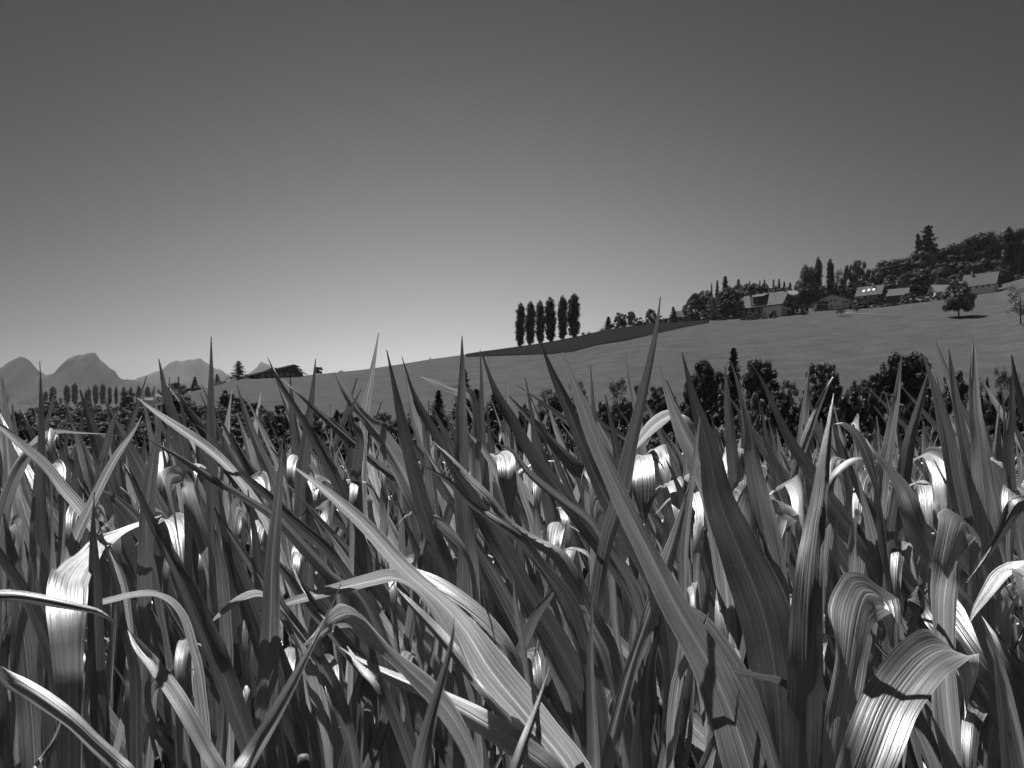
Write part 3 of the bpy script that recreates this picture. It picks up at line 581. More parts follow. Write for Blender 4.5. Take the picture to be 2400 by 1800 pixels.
simple_house('house', 2300, 384, -42, 12.5, 9, 3.4, 8.6, M['tiled'], M['plaster'], 'house with overhanging dark roof and chimney on the upper meadow', z0=.6, wins=((-3.6,1.2),(-1,1.2),(1.6,1.2),(4,1.2)), upper=M['wood'], chim=-4.0, over=1.3)
simple_house('shed', 1600, 400, 0, 6.5, 6, 1.6, 4.4, M['tiled'], M['wood'], 'low grey roofed shed between the crest trees', z0=.4, wins=((0,.2),))
simple_house('house', 1866, 430, 0, 8, 7, 5.0, 8.0, M['tilel'], M['plaster'], 'pale house end seen between the farmhouse and the poplars', z0=1.0, wins=((-2,1),(1,1)))
simple_house('house', 352, 600, 0, 9, 8, 3.5, 5.5, M['tiled'], M['plaster'], 'small pale roofed house in the valley trees', z0=.2, wins=((-2,1),(1.5,1)))
simple_house('house', 388, 620, 0, 14, 8, 3.0, 5.0, M['tiled'], M['plaster'], 'low long house on the left slope in front of the mountains', z0=.2, wins=((-4,1),(2,1)))
# timber house with sweeping single pitch roofs
e = house_at('timber_house', 640, 384, 0.2, 0, 'dark timber house with sweeping low roofs rising to the right')
b = MB(); b.prism([(-9.5,-3),(13,-3),(11.5,4.8),(8.5,5.6),(-9.5,1.6)], 0, 9); b.build('wall', M['wood'], e)
b = MB(); b.prism([(-10,-3),(3,-3),(3,5.2),(-2,4.6),(-10,1.2)], 9.2, 15); b.build('rear_wing', M['wood'], e)
b = MB(); b.slab([(-13.5,-1.5,.7),(10.2,-1.5,6.3),(10.2,9.6,6.3),(-13.5,9.6,.7)][::-1], -.30); b.slab([(8.9,-.6,5.75),(14.2,-.6,2.3),(14.2,9.4,2.3),(8.9,9.4,5.75)][::-1], -.28); rf = b.build('roof', M['tiled'], e)
b = MB(); b.slab([(-15,9.8,.8),(-3,9.8,5.9),(-3,16,5.9),(-15,16,.8)][::-1], -.3); b.slab([(-2.9,9.8,5.9),(3.5,9.8,4.7),(3.5,16,4.7),(-2.9,16,5.9)][::-1], -.3); b.build('rear_roof', M['tiled'], e)
b = MB(); b.slab([(-13.5,-1.6,.45),(10.2,-1.6,6.05),(10.2,-1.5,6.05),(-13.5,-1.5,.45)][::-1], -.22); b.build('fascia', M['white'], rf)
for x, z in ((-5,.3),(-2,.6),(1,.6),(4,.8),(7,1.0),(9.5,.8)): window(e, x, 0, z, 1.2, 1.0)
tree('paleshrub', 508, 898, 22, D=402, label='white flowering bush beside the little black conifer')
tree('paleshrub', 700, 882, 16, D=379, label='pale garden bush at the right foot of the timber house')

# ------------------------------------------------------------------ maize
def catmull(P, n):
    P = np.asarray(P, float); k = len(P); t = np.concatenate([[0], np.cumsum(np.sqrt(np.linalg.norm(np.diff(P[:, :3], axis=0), axis=1)) + 1e-6)])
    q = np.linspace(0, t[-1], n); outp = np.zeros((n, P.shape[1])); m = np.gradient(P, t, axis=0)
    idx = np.clip(np.searchsorted(t, q, side='right') - 1, 0, k - 2); h = (t[idx+1] - t[idx])[:, None]; s = ((q - t[idx])[:, None]) / h
    outp = (2*s**3-3*s**2+1)*P[idx] + (s**3-2*s**2+s)*h*m[idx] + (-2*s**3+3*s**2)*P[idx+1] + (s**3-s**2)*h*m[idx+1]
    return outp
def ribbon(P, W, side_ref, ref_i, roll, fold, na=7, wave=.006, seed=0, curl=0.0):
    """leaf blade along P (base first): midrib fold, rippled margins; returns V, F, uv"""
    r_ = np.random.default_rng(seed); n = len(P)
    T = np.gradient(P, axis=0); T /= np.linalg.norm(T, axis=1, keepdims=True) + 1e-9
    S = np.zeros_like(P); s0 = side_ref - T[ref_i] * np.dot(side_ref, T[ref_i]); S[ref_i] = s0 / np.linalg.norm(s0)
    for i in range(ref_i + 1, n): v = S[i-1] - T[i] * np.dot(S[i-1], T[i]); S[i] = v / (np.linalg.norm(v) + 1e-9)
    for i in range(ref_i - 1, -1, -1): v = S[i+1] - T[i] * np.dot(S[i+1], T[i]); S[i] = v / (np.linalg.norm(v) + 1e-9)
    Nn = np.cross(S, T); c, s = np.cos(roll)[:, None], np.sin(roll)[:, None]; S, Nn = S * c + Nn * s, Nn * c - S * s
    L = np.concatenate([[0], np.cumsum(np.linalg.norm(np.diff(P, axis=0), axis=1))])
    u = np.linspace(-1, 1, na); U, LL = np.meshgrid(u, L); w2 = (W / 2)[:, None]
    f = fold[:, None] if isinstance(fold, np.ndarray) else fold
    ph = r_.uniform(0, 6.28, 4); fr = r_.uniform(18, 34, 2)
    wv = wave * np.clip(w2 / .026, 0, 1.7) * U**2 * (np.sin(LL * fr[0] + ph[0] + (U > 0) * ph[1]) + .6 * np.sin(LL * fr[1] * 1.9 + ph[2] + (U > 0) * ph[3]))
    up = np.abs(U) * w2 * np.sin(f) + curl * w2 * U**2 + wv
    mb = (.0005 * np.sin(U * 23 + ph[0]) + .0004 * np.sin(U * 37 + ph[1] + LL * 3) + .0012 * np.sin(U * 7 + ph[2] + LL * 9)) * np.clip(w2 / .02, 0, 1)          # parallel pleats
    V = P[:, None, :] + S[:, None, :] * (U * w2 * np.cos(f))[..., None] + Nn[:, None, :] * (up + mb)[..., None]
    uv = np.stack([U * .5 + .5, LL], -1)
    return V.reshape(-1, 3), grid_faces(n, na), uv.reshape(-1, 2)
REG = {'F': (1.0850, 0, 0), 'A': (.3617, 0, 900), 'B': (.3617, 800, 900), 'C': (.3617, 1600, 900), 'D': (.3617, 0, 1300), 'E': (.3617, 800, 1300), 'G': (.3617, 1600, 1300)}
#  region | distance at tip, at base | roll in degrees | fold | (x, y, width) from the tip down
HERO = """
A|1.2 1.15|12|.35|~-258 -150 2,268 100 26,270 300 44,266 600 62,275 900 84,288 1200 98,300 1650 104,310 2000 100
A|1.6 1.6|10|.3|~-355 40 2,330 150 22,300 260 34,270 420 40,240 600 40
A|1.35 1.5|35|.15|~+690 325 3,500 315 16,400 305 34,310 325 46,230 380 50,120 520 52,30 720 56,-40 950 60
A|1.8 1.6|-10|.3|~--40 120 4,40 280 20,110 420 40,180 560 50,260 760 60
A|.95 1.2|15|.3|~+890 90 3,990 170 30,1120 260 52,1320 400 62,1480 540 66,1620 720 66,1750 950 60
A|1.05 1.25|-15|.25|~+-140 190 20,0 270 42,150 400 60,300 530 70,420 680 75,540 820 75,680 1040 70,800 1300 60
A|1.3 1.35|20|.4|~-780 135 3,730 260 30,700 380 48,665 500 52,640 640 54,600 820 56
A|1.15 1.15|-15|.25|920 205 3,860 320 24,780 430 46,700 560 56,630 700 62,560 850 66,480 1030 76,430 1230 80,400 1500 70
A|1.2 1.15|5|.2|1052 100 2,1022 330 38,985 560 72,955 800 94,945 1050 96,935 1300 90,930 1700 80
F|1.5 1.5|20|.35|~-343 775 2,360 850 17,385 930 27,400 1000 36,415 1080 40
F|1.3 1.3|5|.35|~-456 727 2,456 800 10,455 870 17,456 950 24,458 1050 30,462 1200 34,465 1350 34
A|1.15 1.1|35|.45|~-1235 255 3,1290 275 10,1380 360 32,1480 500 48,1600 620 62,1760 760 72,1900 900 84,2050 1030 96,2200 1200 106,2400 1500 110
A|1.1 1.05|30|.5|930 335 3,1020 390 18,1200 490 46,1400 620 62,1600 740 68,1800 870 84,2000 1080 100,2150 1230 112,2350 1400 120
A|.95 .9|10|.35|~-775 480 3,850 600 30,940 800 52,1040 1000 74,1150 1200 98,1260 1450 130,1350 1650 142,1450 1900 150
F|.75 .7|15|.3|83 1690 3,80 1500 2,78 1400 2
A|1.0 .95|5|.3|~-612 700 2,605 850 20,605 1000 45,612 1200 75,620 1450 95,630 1800 112,640 2100 112
A|1.0 .95|-8|.3|1830 355 2,1815 600 40,1785 900 80,1765 1150 102,1755 1500 122,1740 1900 150,1730 2200 150
A|1.1 1.05|18|.3|1385 880 2,1400 1000 30,1430 1200 70,1450 1500 86,1460 1900 86
D|1.0 .85|20|.3|1880 40 3,1950 180 30,2080 370 50,2200 520 70,2350 700 90,2500 900 100
D|.7 .6|-20|.45|2210 190 3,2100 440 25,2000 640 50,1900 840 82,1780 1060 110,1640 1300 140,1560 1450 160
F|.56 .8|22|.3|~+636 1010 3,700 1060 20,790 1140 32,870 1230 42,960 1310 56,1010 1370 62,1060 1450 76,1150 1560 88,1250 1700 90
F|.75 1.0|15|.4|~-1427 640 2,1420 700 9,1405 780 19,1385 870 28,1365 960 34,1340 1080 40,1310 1180 40,1290 1300 38
F|.62 .8|-18|.4|~=1215 760 3,1245 840 22,1290 960 38,1340 1070 46,1400 1190 54,1460 1310 66,1540 1450 90,1600 1600 108,1640 1750 110
F|1.2 1.1|12|.35|~-1165 735 2,1190 800 14,1225 880 28,1265 980 38,1300 1060 44,1370 1180 48,1430 1300 50
F|1.3 1.2|14|.35|~-1040 760 3,1075 850 18,1110 910 26,1150 980 34,1200 1050 40,1280 1150 44,1370 1280 50
F|1.3 1.15|4|.25|998 725 2,998 800 13,995 900 27,995 1000 36,1000 1100 42,1010 1200 46,1010 1330 58,1010 1450 60
F|1.6 1.6|8|.35|~-1037 755 2,1040 830 8,1040 900 14,1045 1000 20,1045 1150 24
F|1.2 1.05|22|.4|~-868 770 2,900 860 14,950 950 26,1010 1050 40,1070 1150 50,1150 1290 64,1230 1430 72,1290 1560 70
F|1.3 1.2|12|.35|~-835 755 2,850 830 12,870 920 26,895 1030 36,930 1150 44,960 1230 48,1000 1400 50
F|1.4 1.35|-14|.3|~+818 718 2,805 800 12,790 880 22,785 960 26,780 1080 32,775 1250 40
F|1.35 1.3|-12|.2|~+722 805 3,760 870 22,820 940 38,870 1020 44,920 1130 46,960 1260 40
F|1.6 1.6|-8|.35|~-682 775 2,675 850 12,665 930 22,655 1000 28,650 1100 30
F|1.35 1.25|20|.4|~-578 770 2,600 820 10,650 905 20,700 990 28,740 1080 34,780 1200 38
F|1.65 1.6|12|.35|512 830 2,530 890 12,560 970 22,600 1060 26
B|1.0 .9|30|.4|~-440 490 3,580 560 20,700 640 50,800 750 62,900 830 72,1000 900 80,1150 1010 90,1300 1200 112,1450 1400 150,1550 1700 170
B|1.1 .95|-20|.4|590 370 3,700 470 38,820 600 66,950 720 72,1080 880 84,1250 1000 108,1400 1090 128,1500 1250 132,1620 1500 140,1750 1750 150
B|1.0 1.0|-25|.5|1000 385 3,1100 430 25,1200 570 50,1320 680 70,1450 780 72,1600 900 82,1700 1050 100,1800 1200 110,1900 1400 110
B|1.5 1.5|-15|.2|~+815 310 3,900 400 30,1000 550 45,1060 700 55,1110 800 60,1160 900 60,1200 1050 60
B|1.3 1.3|-20|.4|~-1140 10 3,1250 80 18,1420 200 40,1560 300 78,1660 450 90,1750 600 80,1850 800 80
F|1.5 1.5|12|.4|~-1135 815 2,1150 900 12,1165 1000 26,1190 1100 36,1210 1250 40
F|1.0 .9|8|.2|~-1473 760 2,1495 850 18,1528 960 42,1553 1080 68,1600 1200 98,1650 1330 112,1680 1500 100,1690 1700 80
F|.9 .9|-20|.4|1512 900 2,1500 1000 13,1490 1080 18,1480 1170 24,1475 1400 26
F|1.4 1.4|6|.3|1566 789 2,1572 870 16,1580 960 26,1590 1060 31,1600 1200 32
F|1.2 1.1|10|.25|1580 783 2,1598 850 10,1612 920 22,1625 1000 38,1645 1100 50,1665 1200 57,1680 1350 62,1690 1500 60
C|.95 .8|5|.3|~-979 61 2,950 250 38,920 450 76,890 700 112,850 950 150,820 1200 185,800 1500 215,790 1900 240
C|1.5 1.3|18|.3|~-440 -138 2,500 -50 20,620 200 45,720 400 80,830 550 110,950 750 130,1100 950 152,1250 1100 170,1400 1300 190,1550 1500 200,1750 1750 220
C|1.45 1.3|22|.4|~-1000 320 2,1060 480 40,1140 700 60,1230 880 80,1330 1050 100,1430 1250 120,1560 1450 130,1750 1700 130
C|1.15 1.0|-28|.25|~+1185 350 3,1250 440 30,1350 560 84,1430 680 122,1480 800 146,1560 980 150,1660 1150 130,1760 1300 100,1900 1500 100
F|1.3 1.25|-10|.35|2012 783 2,1990 860 16,1965 950 26,1950 1030 34,1935 1120 36,1925 1250 36
F|1.5 1.5|-6|.35|1947 765 2,1938 850 14,1925 930 24,1910 1020 30,1900 1150 30
F|1.2 1.2|10|.25|1996 772 3,2025 860 20,2045 940 34,2060 1030 38,2085 1150 38,2110 1250 34
F|1.3 1.25|14|.4|2022 738 2,2045 800 12,2065 860 18,2080 940 27,2095 1000 36,2110 1060 40,2130 1200 40
F|1.25 1.2|8|.3|2049 752 2,2060 830 14,2075 920 20,2095 1010 30,2115 1100 36,2140 1250 40
F|1.2 1.15|4|.15|~+2103 721 2,2103 820 18,2107 900 26,2115 960 32,2125 1050 44,2135 1150 60,2140 1300 60
F|1.0 .95|16|.35|~-2185 765 2,2200 830 16,2220 900 26,2250 980 34,2290 1100 40
F|1.4 1.4|4|.4|~-2187 790 2,2185 880 16,2178 960 26,2180 1050 27,2175 1200 26
G|1.08 .9|6|.12|~+1365 640 3 1.02,1356 500 60 1.05,1342 380 120 1.09,1290 285 240 1.12,1200 250 345 1.07,1150 320 355 1.0,1115 470 330 .94,1080 700 270 .89,1040 1000 215 .85,1000 1400 170 .82
G|.9 .8|10|.18|~+1828 1070 3 .88,1842 900 60 .91,1838 760 120 .94,1800 660 190 .95,1700 622 280 .92,1560 685 325 .86,1430 830 340 .81,1320 1000 340 .77,1220 1250 345 .74,1130 1500 345 .72,1080 1700 320 .70
G|1.2 .8|12|.2|1430 420 3 1.3,1460 290 90 1.3,1540 215 200 1.24,1640 290 280 1.15,1760 450 325 1.08,1900 650 335 1.03,2100 900 335 1.0,2350 1300 310 .98,2500 1600 290 .98
C|1.1 1.0|8|.15|~+1860 1270 3 1.08,1885 1100 70 1.1,1885 980 130 1.14,1830 905 220 1.15,1780 960 245 1.06,1745 1100 235 1.02,1715 1250 215 1.0,1690 1450 190 1.0
G|.95 .9|-10|.3|~+1860 440 3 .95,1900 365 50 .97,1990 240 100 1.0,2080 125 130 1.02,2170 85 140 1.02,2250 200 150 .95,2300 420 150 .92,2330 700 150 .9
G|.95 .95|6|.15|~+2110 610 3 .95,2085 480 120 .97,2110 350 150 1.02,2180 250 150 1.08,2290 260 150 1.02,2380 500 150 .98
C|1.0 1.0|-15|.35|1830 1300 3,1960 1130 30,2050 980 66,2120 850 100,2180 765 120,2290 770 120,2400 900 110
E|1.0 .8|14|.22|~+-260 600 3 .86,-150 520 60 .89,-60 430 120 .92,30 390 170 .90,130 420 185 .84,230 520 190 .79,340 650 195 .755,460 770 200 .73,600 900 190 .71,750 1100 170 .70,900 1400 150 .69
F|1.05 1.0|62|.2|~+560 1320 3,640 1298 20,720 1275 32,800 1256 42,850 1248 44,900 1270 46,950 1330 46,1000 1450 48
E|.95 .85|-30|.3|~+400 60 3,490 110 60,600 175 110,730 250 130,870 350 130,1000 480 110,1120 660 90
E|.95 .8|12|.25|~-820 370 3,880 480 75,980 650 160,1100 820 212,1230 980 240,1350 1150 240,1500 1400 200
E|.9 .75|20|.4|340 200 3,450 320 48,600 480 80,720 620 98,850 780 100,950 900 110,1100 1100 120,1300 1350 130
E|.8 .7|-15|.3|~+-10 600 3,150 700 40,350 790 80,550 870 112,750 980 150,950 1100 170,1200 1270 180,1400 1450 180
E|.5 .45|10|.75|735 380 3,730 500 34,690 700 66,640 900 105,590 1100 145,530 1400 190
E|.62 .55|-12|.7|~-1350 730 3,1300 900 42,1240 1080 80,1180 1250 110,1110 1500 140
E|.85 .8|-20|.55|1630 230 2,1625 400 30,1620 600 50,1625 850 72,1640 1100 100,1650 1400 120
E|.85 .8|14|.35|~-2070 400 2,2030 600 50,1990 800 92,1980 1000 132,1960 1200 150,1950 1500 170
E|1.1 1.1|6|.3|1900 90 2,1910 300 40,1890 500 52,1890 800 62
E|1.2 1.2|-8|.2|1930 150 3,1970 350 80,1960 600 120,1960 900 122
B|1.5 1.5|4|.15|1085 900 3 1.36,1080 700 112 1.38,1072 560 122 1.4,1060 480 124 1.46,1030 450 110 1.54,990 480 100 1.6,960 620 90 1.6,950 800 80 1.6
B|1.4 1.4|4|.15|1965 900 3 1.3,1962 720 140 1.32,1955 600 155 1.34,1940 490 155 1.4,1915 465 140 1.5,1890 520 120 1.55,1880 700 110 1.55
F|1.6 1.5|58|.15|~+1360 985 3,1385 950 26,1420 915 48,1460 898 52,1490 940 46,1510 1040 40
C|1.2 1.1|-14|.1|~+600 900 3 1.45,575 800 280 1.36,545 745 420 1.28,520 790 430 1.21,500 900 410 1.16,485 1050 350 1.12,470 1250 260 1.1
C|1.4 1.35|60|.12|1560 450 3,1610 445 90,1680 480 130,1760 560 120,1830 650 110,1870 760 100
G|.82 .8|-50|.3|~+170 375 3,130 470 40,90 560 60,30 700 80,-30 860 90
G|.95 .9|14|.25|-20 300 3,100 420 140,230 600 190,350 800 190,450 1000 150,560 1250 100
G|.85 .85|40|.2|120 760 3,200 735 46,300 745 60,400 765 60,500 790 50,590 805 56,680 850 60,760 950 60
D|.75 .7|16|.3|-80 660 3,30 800 100,150 870 112,300 970 120,450 1080 114,600 1220 112,750 1350 110,850 1450 100
D|.9 .8|-14|.3|~+830 490 3,900 600 68,1000 720 90,1120 880 112,1220 1050 114,1330 1250 112,1430 1450 110
D|.85 .8|10|.35|480 655 2,500 800 40,530 1000 70,550 1200 90,560 1450 100
D|1.05 1.0|8|.3|~-545 440 2,590 600 50,620 800 86,650 1000 96,660 1200 100,660 1450 100
D|.9 .85|-10|.35|~-70 400 2,50 520 30,20 700 60,0 1000 72,-20 1300 76
D|.95 .9|20|.3|~--160 -260 20,0 0 62,120 200 92,240 420 112,330 640 112,380 850 104,420 1100 100
D|.75 .7|30|.5|~-405 1010 2,380 1110 22,330 1220 36,250 1330 42,220 1400 42
D|1.05 1.0|14|.35|~-650 -180 2,720 60 30,770 250 45,800 450 55,850 620 72,880 780 86,885 1000 84,890 1400 80
D|1.1 1.1|42|.15|1260 740 3,1150 765 46,1050 790 84,985 850 112,960 950 104,970 1100 84
E|1.0 1.0|-15|.2|1500 45 2,1430 150 26,1350 270 46,1250 420 70,1190 560 76,1120 760 70
E|.8 .8|6|.5|1115 160 2,1125 300 25,1150 450 45,1180 600 50,1200 750 46
E|.9 .9|0|.9|~-870 -110 2,895 50 26,920 250 36,945 470 44,955 700 46
A|1.2 1.25|4|.15|~+1155 1060 2 1.12,1145 900 50 1.13,1115 750 100 1.15,1100 650 122 1.18,1125 590 124 1.25,1190 600 112 1.3,1250 760 105 1.27,1320 980 110 1.25,1360 1130 110 1.25,1420 1400 110 1.25
A|1.2 1.2|10|.12|~+1050 850 3 1.2,960 885 34 1.2,840 930 60 1.18,720 995 100 1.13,610 1080 145 1.06,500 1190 200 .97,435 1330 236 .86,430 1500 225 .815,440 1750 190 .79,450 2000 160 .77
A|.72 .7|30|.3|~=768 1565 3,650 1480 36,520 1445 50,350 1410 66,150 1375 78,0 1365 80,-200 1390 84,-350 1480 84
A|1.0 1.0|60|.15|~+440 1465 3,560 1435 40,720 1400 56,850 1370 66,1000 1362 80,1100 1410 84,1170 1500 84,1230 1700 90,1280 1900 110
A|1.0 1.0|55|.15|~+1360 1550 3,1450 1470 38,1570 1380 58,1680 1345 84,1780 1390 96,1860 1500 104,1950 1650 124,2050 1900 140
F|1.3 1.25|-14|.25|~+1424 788 2,1445 860 16,1475 930 34,1510 1000 46,1540 1080 46,1560 1200 42
F|1.8 1.8|10|.35|1353 764 2,1362 830 10,1375 890 16,1385 980 22
F|2.2 2.2|5|.35|1275 790 2,1280 850 7,1285 930 11,1290 1050 14
F|2.0 2.0|-4|.35|1097 799 2,1097 850 6,1095 920 12,1100 1000 18
F|1.6 1.5|-25|.4|1800 814 3,1785 840 10,1760 900 18,1735 970 24,1715 1050 26,1700 1150 26
F|1.8 1.8|-6|.35|1749 784 2,1742 850 12,1735 920 22,1728 1000 26,1720 1100 28
F|1.6 1.5|50|.2|~+908 813 3,940 825 12,975 840 18,1010 850 24,1022 885 28,1024 950 30,1026 1050 30
F|1.4 1.3|-15|.3|95 945 3,60 985 20,30 1040 30,5 1120 36,-10 1250 40
A|1.25 1.2|40|.3|600 680 3,700 710 40,800 790 78,900 900 120,960 1020 110,1010 1200 90,1060 1500 90
A|1.1 1.1|15|.3|120 740 2,160 900 40,200 1040 70,260 1180 90,330 1400 100
B|1.3 1.25|-16|.25|130 30 3,60 200 30,120 330 60,100 600 84,110 900 90,120 1200 90
B|1.2 1.1|40|.3|740 1010 3,660 900 30,600 870 60,700 950 90,800 1060 80,860 1200 70
C|1.2 1.15|-45|.25|1520 1170 3,1560 1040 40,1600 960 70,1640 1100 100,1650 1300 100
C|1.5 1.45|30|.2|880 1010 3,960 860 50,900 800 60,820 900 60,800 1100 60
C|1.2 1.2|55|.2|980 260 3,1040 250 60,1110 300 90,1170 400 100,1230 560 100,1280 760 90
C|1.35 1.3|58|.15|1500 580 3,1400 545 30,1250 500 46,1150 480 50,1050 520 50,960 620 50
"""
BENDS = """A 1545 800 120 1.25
A 1150 880 130 1.5
A 1045 440 100 1.9
A 2040 600 90 1.6
A 100 905 110 1.5
A 480 800 80 1.7
B 1400 900 110 1.3
B 2170 640 110 1.5
B 300 560 90 1.6
B 690 1110 60 1.4
C 730 640 110 1.4
C 1190 590 120 1.5
C 1140 860 100 1.35
C 1640 455 120 1.6
C 330 420 110 1.7
C 1800 560 90 1.5
C 1130 225 70 1.9
C 60 600 90 1.5
D 1880 620 100 1.2
D 2130 700 110 1.1
D 870 690 110 1.1
D 530 560 90 1.2
E 950 30 80 1.4
E 900 930 60 1.2
G 2120 250 150 1.2
G 1150 950 60 1.2
A 1950 1010 90 1.5
A 700 640 70 1.8
B 1080 250 90 1.9
C 1490 880 80 1.6
A 1250 520 80 1.5
A 380 520 70 1.6
A 640 830 90 1.3
A 1680 900 80 1.4
A 2110 780 90 1.4
A 1900 470 60 1.8
B 150 700 80 1.5
B 530 820 90 1.3
B 860 560 80 1.6
B 1300 620 90 1.4
B 1600 540 80 1.5
B 1780 760 90 1.3
B 1480 1060 80 1.2
B 2080 420 80 1.7
C 480 540 80 1.6
C 620 800 150 1.2
C 380 690 150 1.25
C 980 480 80 1.6
C 1330 420 80 1.6
C 1560 640 90 1.4
C 1950 480 80 1.6
C 2130 620 90 1.4
C 880 940 80 1.2
C 120 900 80 1.3
D 1200 560 90 1.1
D 1560 760 90 1.1
D 300 700 80 1.1
E 430 640 80 1.1
E 1250 640 80 1.1
E 1720 900 90 1.0
E 160 960 90 1.0
G 330 640 80 1.0
G 900 520 90 1.1
G 1900 1000 120 .95
G 60 200 80 1.2"""
rq = np.random.default_rng(21)
BENDS += ''.join(f"\nF {2230 * ((j * .618034 + .31) % 1.0):.0f} {rq.uniform(925, 1330):.0f} {rq.uniform(20, 40):.0f} {rq.uniform(1.15, 1.6):.2f}" for j in range(34))
for i_, b_ in enumerate(BENDS.splitlines()):
    k, x, y, w, d = b_.split(); x, y, w, d = map(float, (x, y, w, d)); sw = w * (3 if k == 'F' else 1); m_ = -1 if i_ % 3 == 1 else 1
    q = [(2.1, 1.3, .03, .16), (1.35, .5, .4, .17), (.7, .08, .75, .14), (.2, -.05, .95, .09), (-.06, .3, 1, .03), (-.2, 1.1, .92, -.02), (-.3, 2.4, .78, -.05), (-.36, 4.4, .62, -.07)] if i_ % 4 else [(.62, 1.5, .03, .10), (.45, .5, .6, .12), (.12, 0, 1, .085), (-.1, .22, 1, .03), (-.2, .9, .95, -.02), (-.28, 2.1, .85, -.05), (-.33, 4.2, .7, -.07)]
    HERO += f"{k}|{d} {d}|{[8, -12, 18, 0][i_ % 4]}|.12|~+" + ",".join(f"{x + m_*a*w:.0f} {y + b*w:.0f} {max(3, c*w):.0f} {d + e_ * (sw / 110 * d / 1.3):.3f}" for a, b, c, e_ in q) + "\n"  # bent blades get a pale leaf colour that paints in their sunlight
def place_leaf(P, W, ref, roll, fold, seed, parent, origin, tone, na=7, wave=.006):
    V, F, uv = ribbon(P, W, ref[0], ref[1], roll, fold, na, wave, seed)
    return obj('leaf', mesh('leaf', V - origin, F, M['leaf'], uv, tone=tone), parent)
specs = []
HERO_N = HERO.strip().count('\n') + 1
rb = np.random.default_rng(5)                        # more stiff blades between the ones that stand out
for i in range(300):
    tall = i < 105 or i > 235; fine = i >= 190; x = 2500 * ((i * .618034) % 1.0) - 60 + rb.uniform(-15, 15); d = rb.uniform(1.7, 3.0) if tall else rb.uniform(1.15, 1.9)
    y = rb.uniform(880, 1075) if tall else rb.uniform(1060, 1560); ln = rb.normal() * .22 + .30; L_ = rb.uniform(520, 700) / d * 1.25; wm = rb.uniform(.026, .050) * FPX / d; cv = rb.uniform(-.10, .16)
    if fine: wm *= .55; ln = rb.normal() * .38 + .22; d += rb.uniform(-.35, .1); L_ *= .9
    q = [(0, 2), (.1, .22), (.25, .5), (.45, .85), (.7, 1.0), (1.0, .95)]
    HERO += f"S|{d:.2f} {d - .04:.2f}|{rb.uniform(-35, 35):.0f}|{rb.uniform(.2, .4):.2f}|" + ('~-' if rb.random() < .42 else '~+' if rb.random() < .3 else '') + ",".join(f"{x + L_ * a * math.sin(ln) + L_ * cv * a * a:.0f} {y + L_ * a * math.cos(ln):.0f} {3 if j == 0 else wm * w:.0f}" for j, (a, w) in enumerate(q)) + "\n"
REG['S'] = (1.0, 0, 0)
for li, line in enumerate(l for l in HERO.strip().splitlines()):
    k, dd, roll, fold, pts = line.split('|'); sc_, ox, oy = REG[k]; d0, d1 = map(float, dd.split())
    tone = {'~-': .30, '~+': 1.60, '~=': .55}.get(pts[:2], [.6, .95, .42, 1.25][li % 4]); pts = pts.lstrip('~') if pts[0] != '~' else pts[2:]  # marked blades: dark ones coloured as if shaded, pale ones as if sunlit
    pts = [list(map(float, p.split())) for p in pts.split(',')]; m_ = len(pts)
    if m_ < 4: continue
    arr = []
    for i, p in enumerate(pts):
        d = p[3] if len(p) > 3 else d0 + (d1 - d0) * i / (m_ - 1)
        q = px3(ox + p[0] * sc_, oy + p[1] * sc_, d); arr.append([*q, p[2] * sc_ * d / FPX])
    arr = np.array(arr[::-1]); specs.append(dict(P=arr, roll=float(roll), fold=float(fold), seed=li, tone=tone, hero=li < HERO_N))
# group the leaves into plants: leaves whose lower ends come together share one stalk
plants = []
for s in sorted(specs, key=lambda s: s['P'][0, 1]):
    b = s['P'][0, :3]; best = None
    for p in plants:
        c = p['c'] / p['n']; dxy = math.hypot(b[0] - c[0], b[1] - c[1])
        if dxy < .17 and p['n'] < 7 and (best is None or dxy < best[0]): best = (dxy, p)
    if best: p = best[1]; p['c'] = p['c'] + b; p['n'] += 1; p['s'].append(s)
    else: plants.append(dict(c=b.copy(), n=1, s=[s]))
def leaf_curve(az, L, a0, bend, droop=0.0, n=14):
    """base-first leaf from the whorl: starts a0 from the vertical, bends outward by bend (radians) along its length"""
    t = np.linspace(0, 1, n); a = a0 + bend * t ** (1.6 + droop); ds = L / (n - 1)
    r = np.concatenate([[0], np.cumsum(np.sin(a[1:]) * ds)]); z = np.concatenate([[0], np.cumsum(np.cos(a[1:]) * ds)])
    P = np.stack([r * math.cos(az), r * math.sin(az), z], 1)
    return P, np.array([-math.sin(az), math.cos(az), 0.0])
def width_profile(t, wmax):
    return wmax * np.clip(.55 + .45 * np.sin(np.clip(t / .42, 0, 1) * math.pi / 2), 0, 1) * np.clip(1 - np.clip((t - .38) / .62, 0, 1) ** 1.35, 0.01, 1)
def random_leaf(r_, z0, top=None, arch=None, n=14, na=5):
    L = r_.uniform(.55, .85); az = r_.uniform(0, 2 * math.pi); ar = r_.random() < (.3 if arch is None else arch)
    a0 = r_.uniform(.03, .5); bend = r_.uniform(1.5, 2.9) if ar else r_.uniform(.0, .35)
    P, side = leaf_curve(az, L, a0, bend, r_.uniform(0, 1.2) if ar else 0, n)
    P[:, 2] += z0; t = np.linspace(0, 1, n); wm = r_.uniform(.042, .080)
    tw = r_.uniform(-.9, .9) * t
    return ribbon(P, width_profile(t, wm), side, 0, tw, r_.uniform(.15, .5), na, .005, int(r_.integers(1e6)))
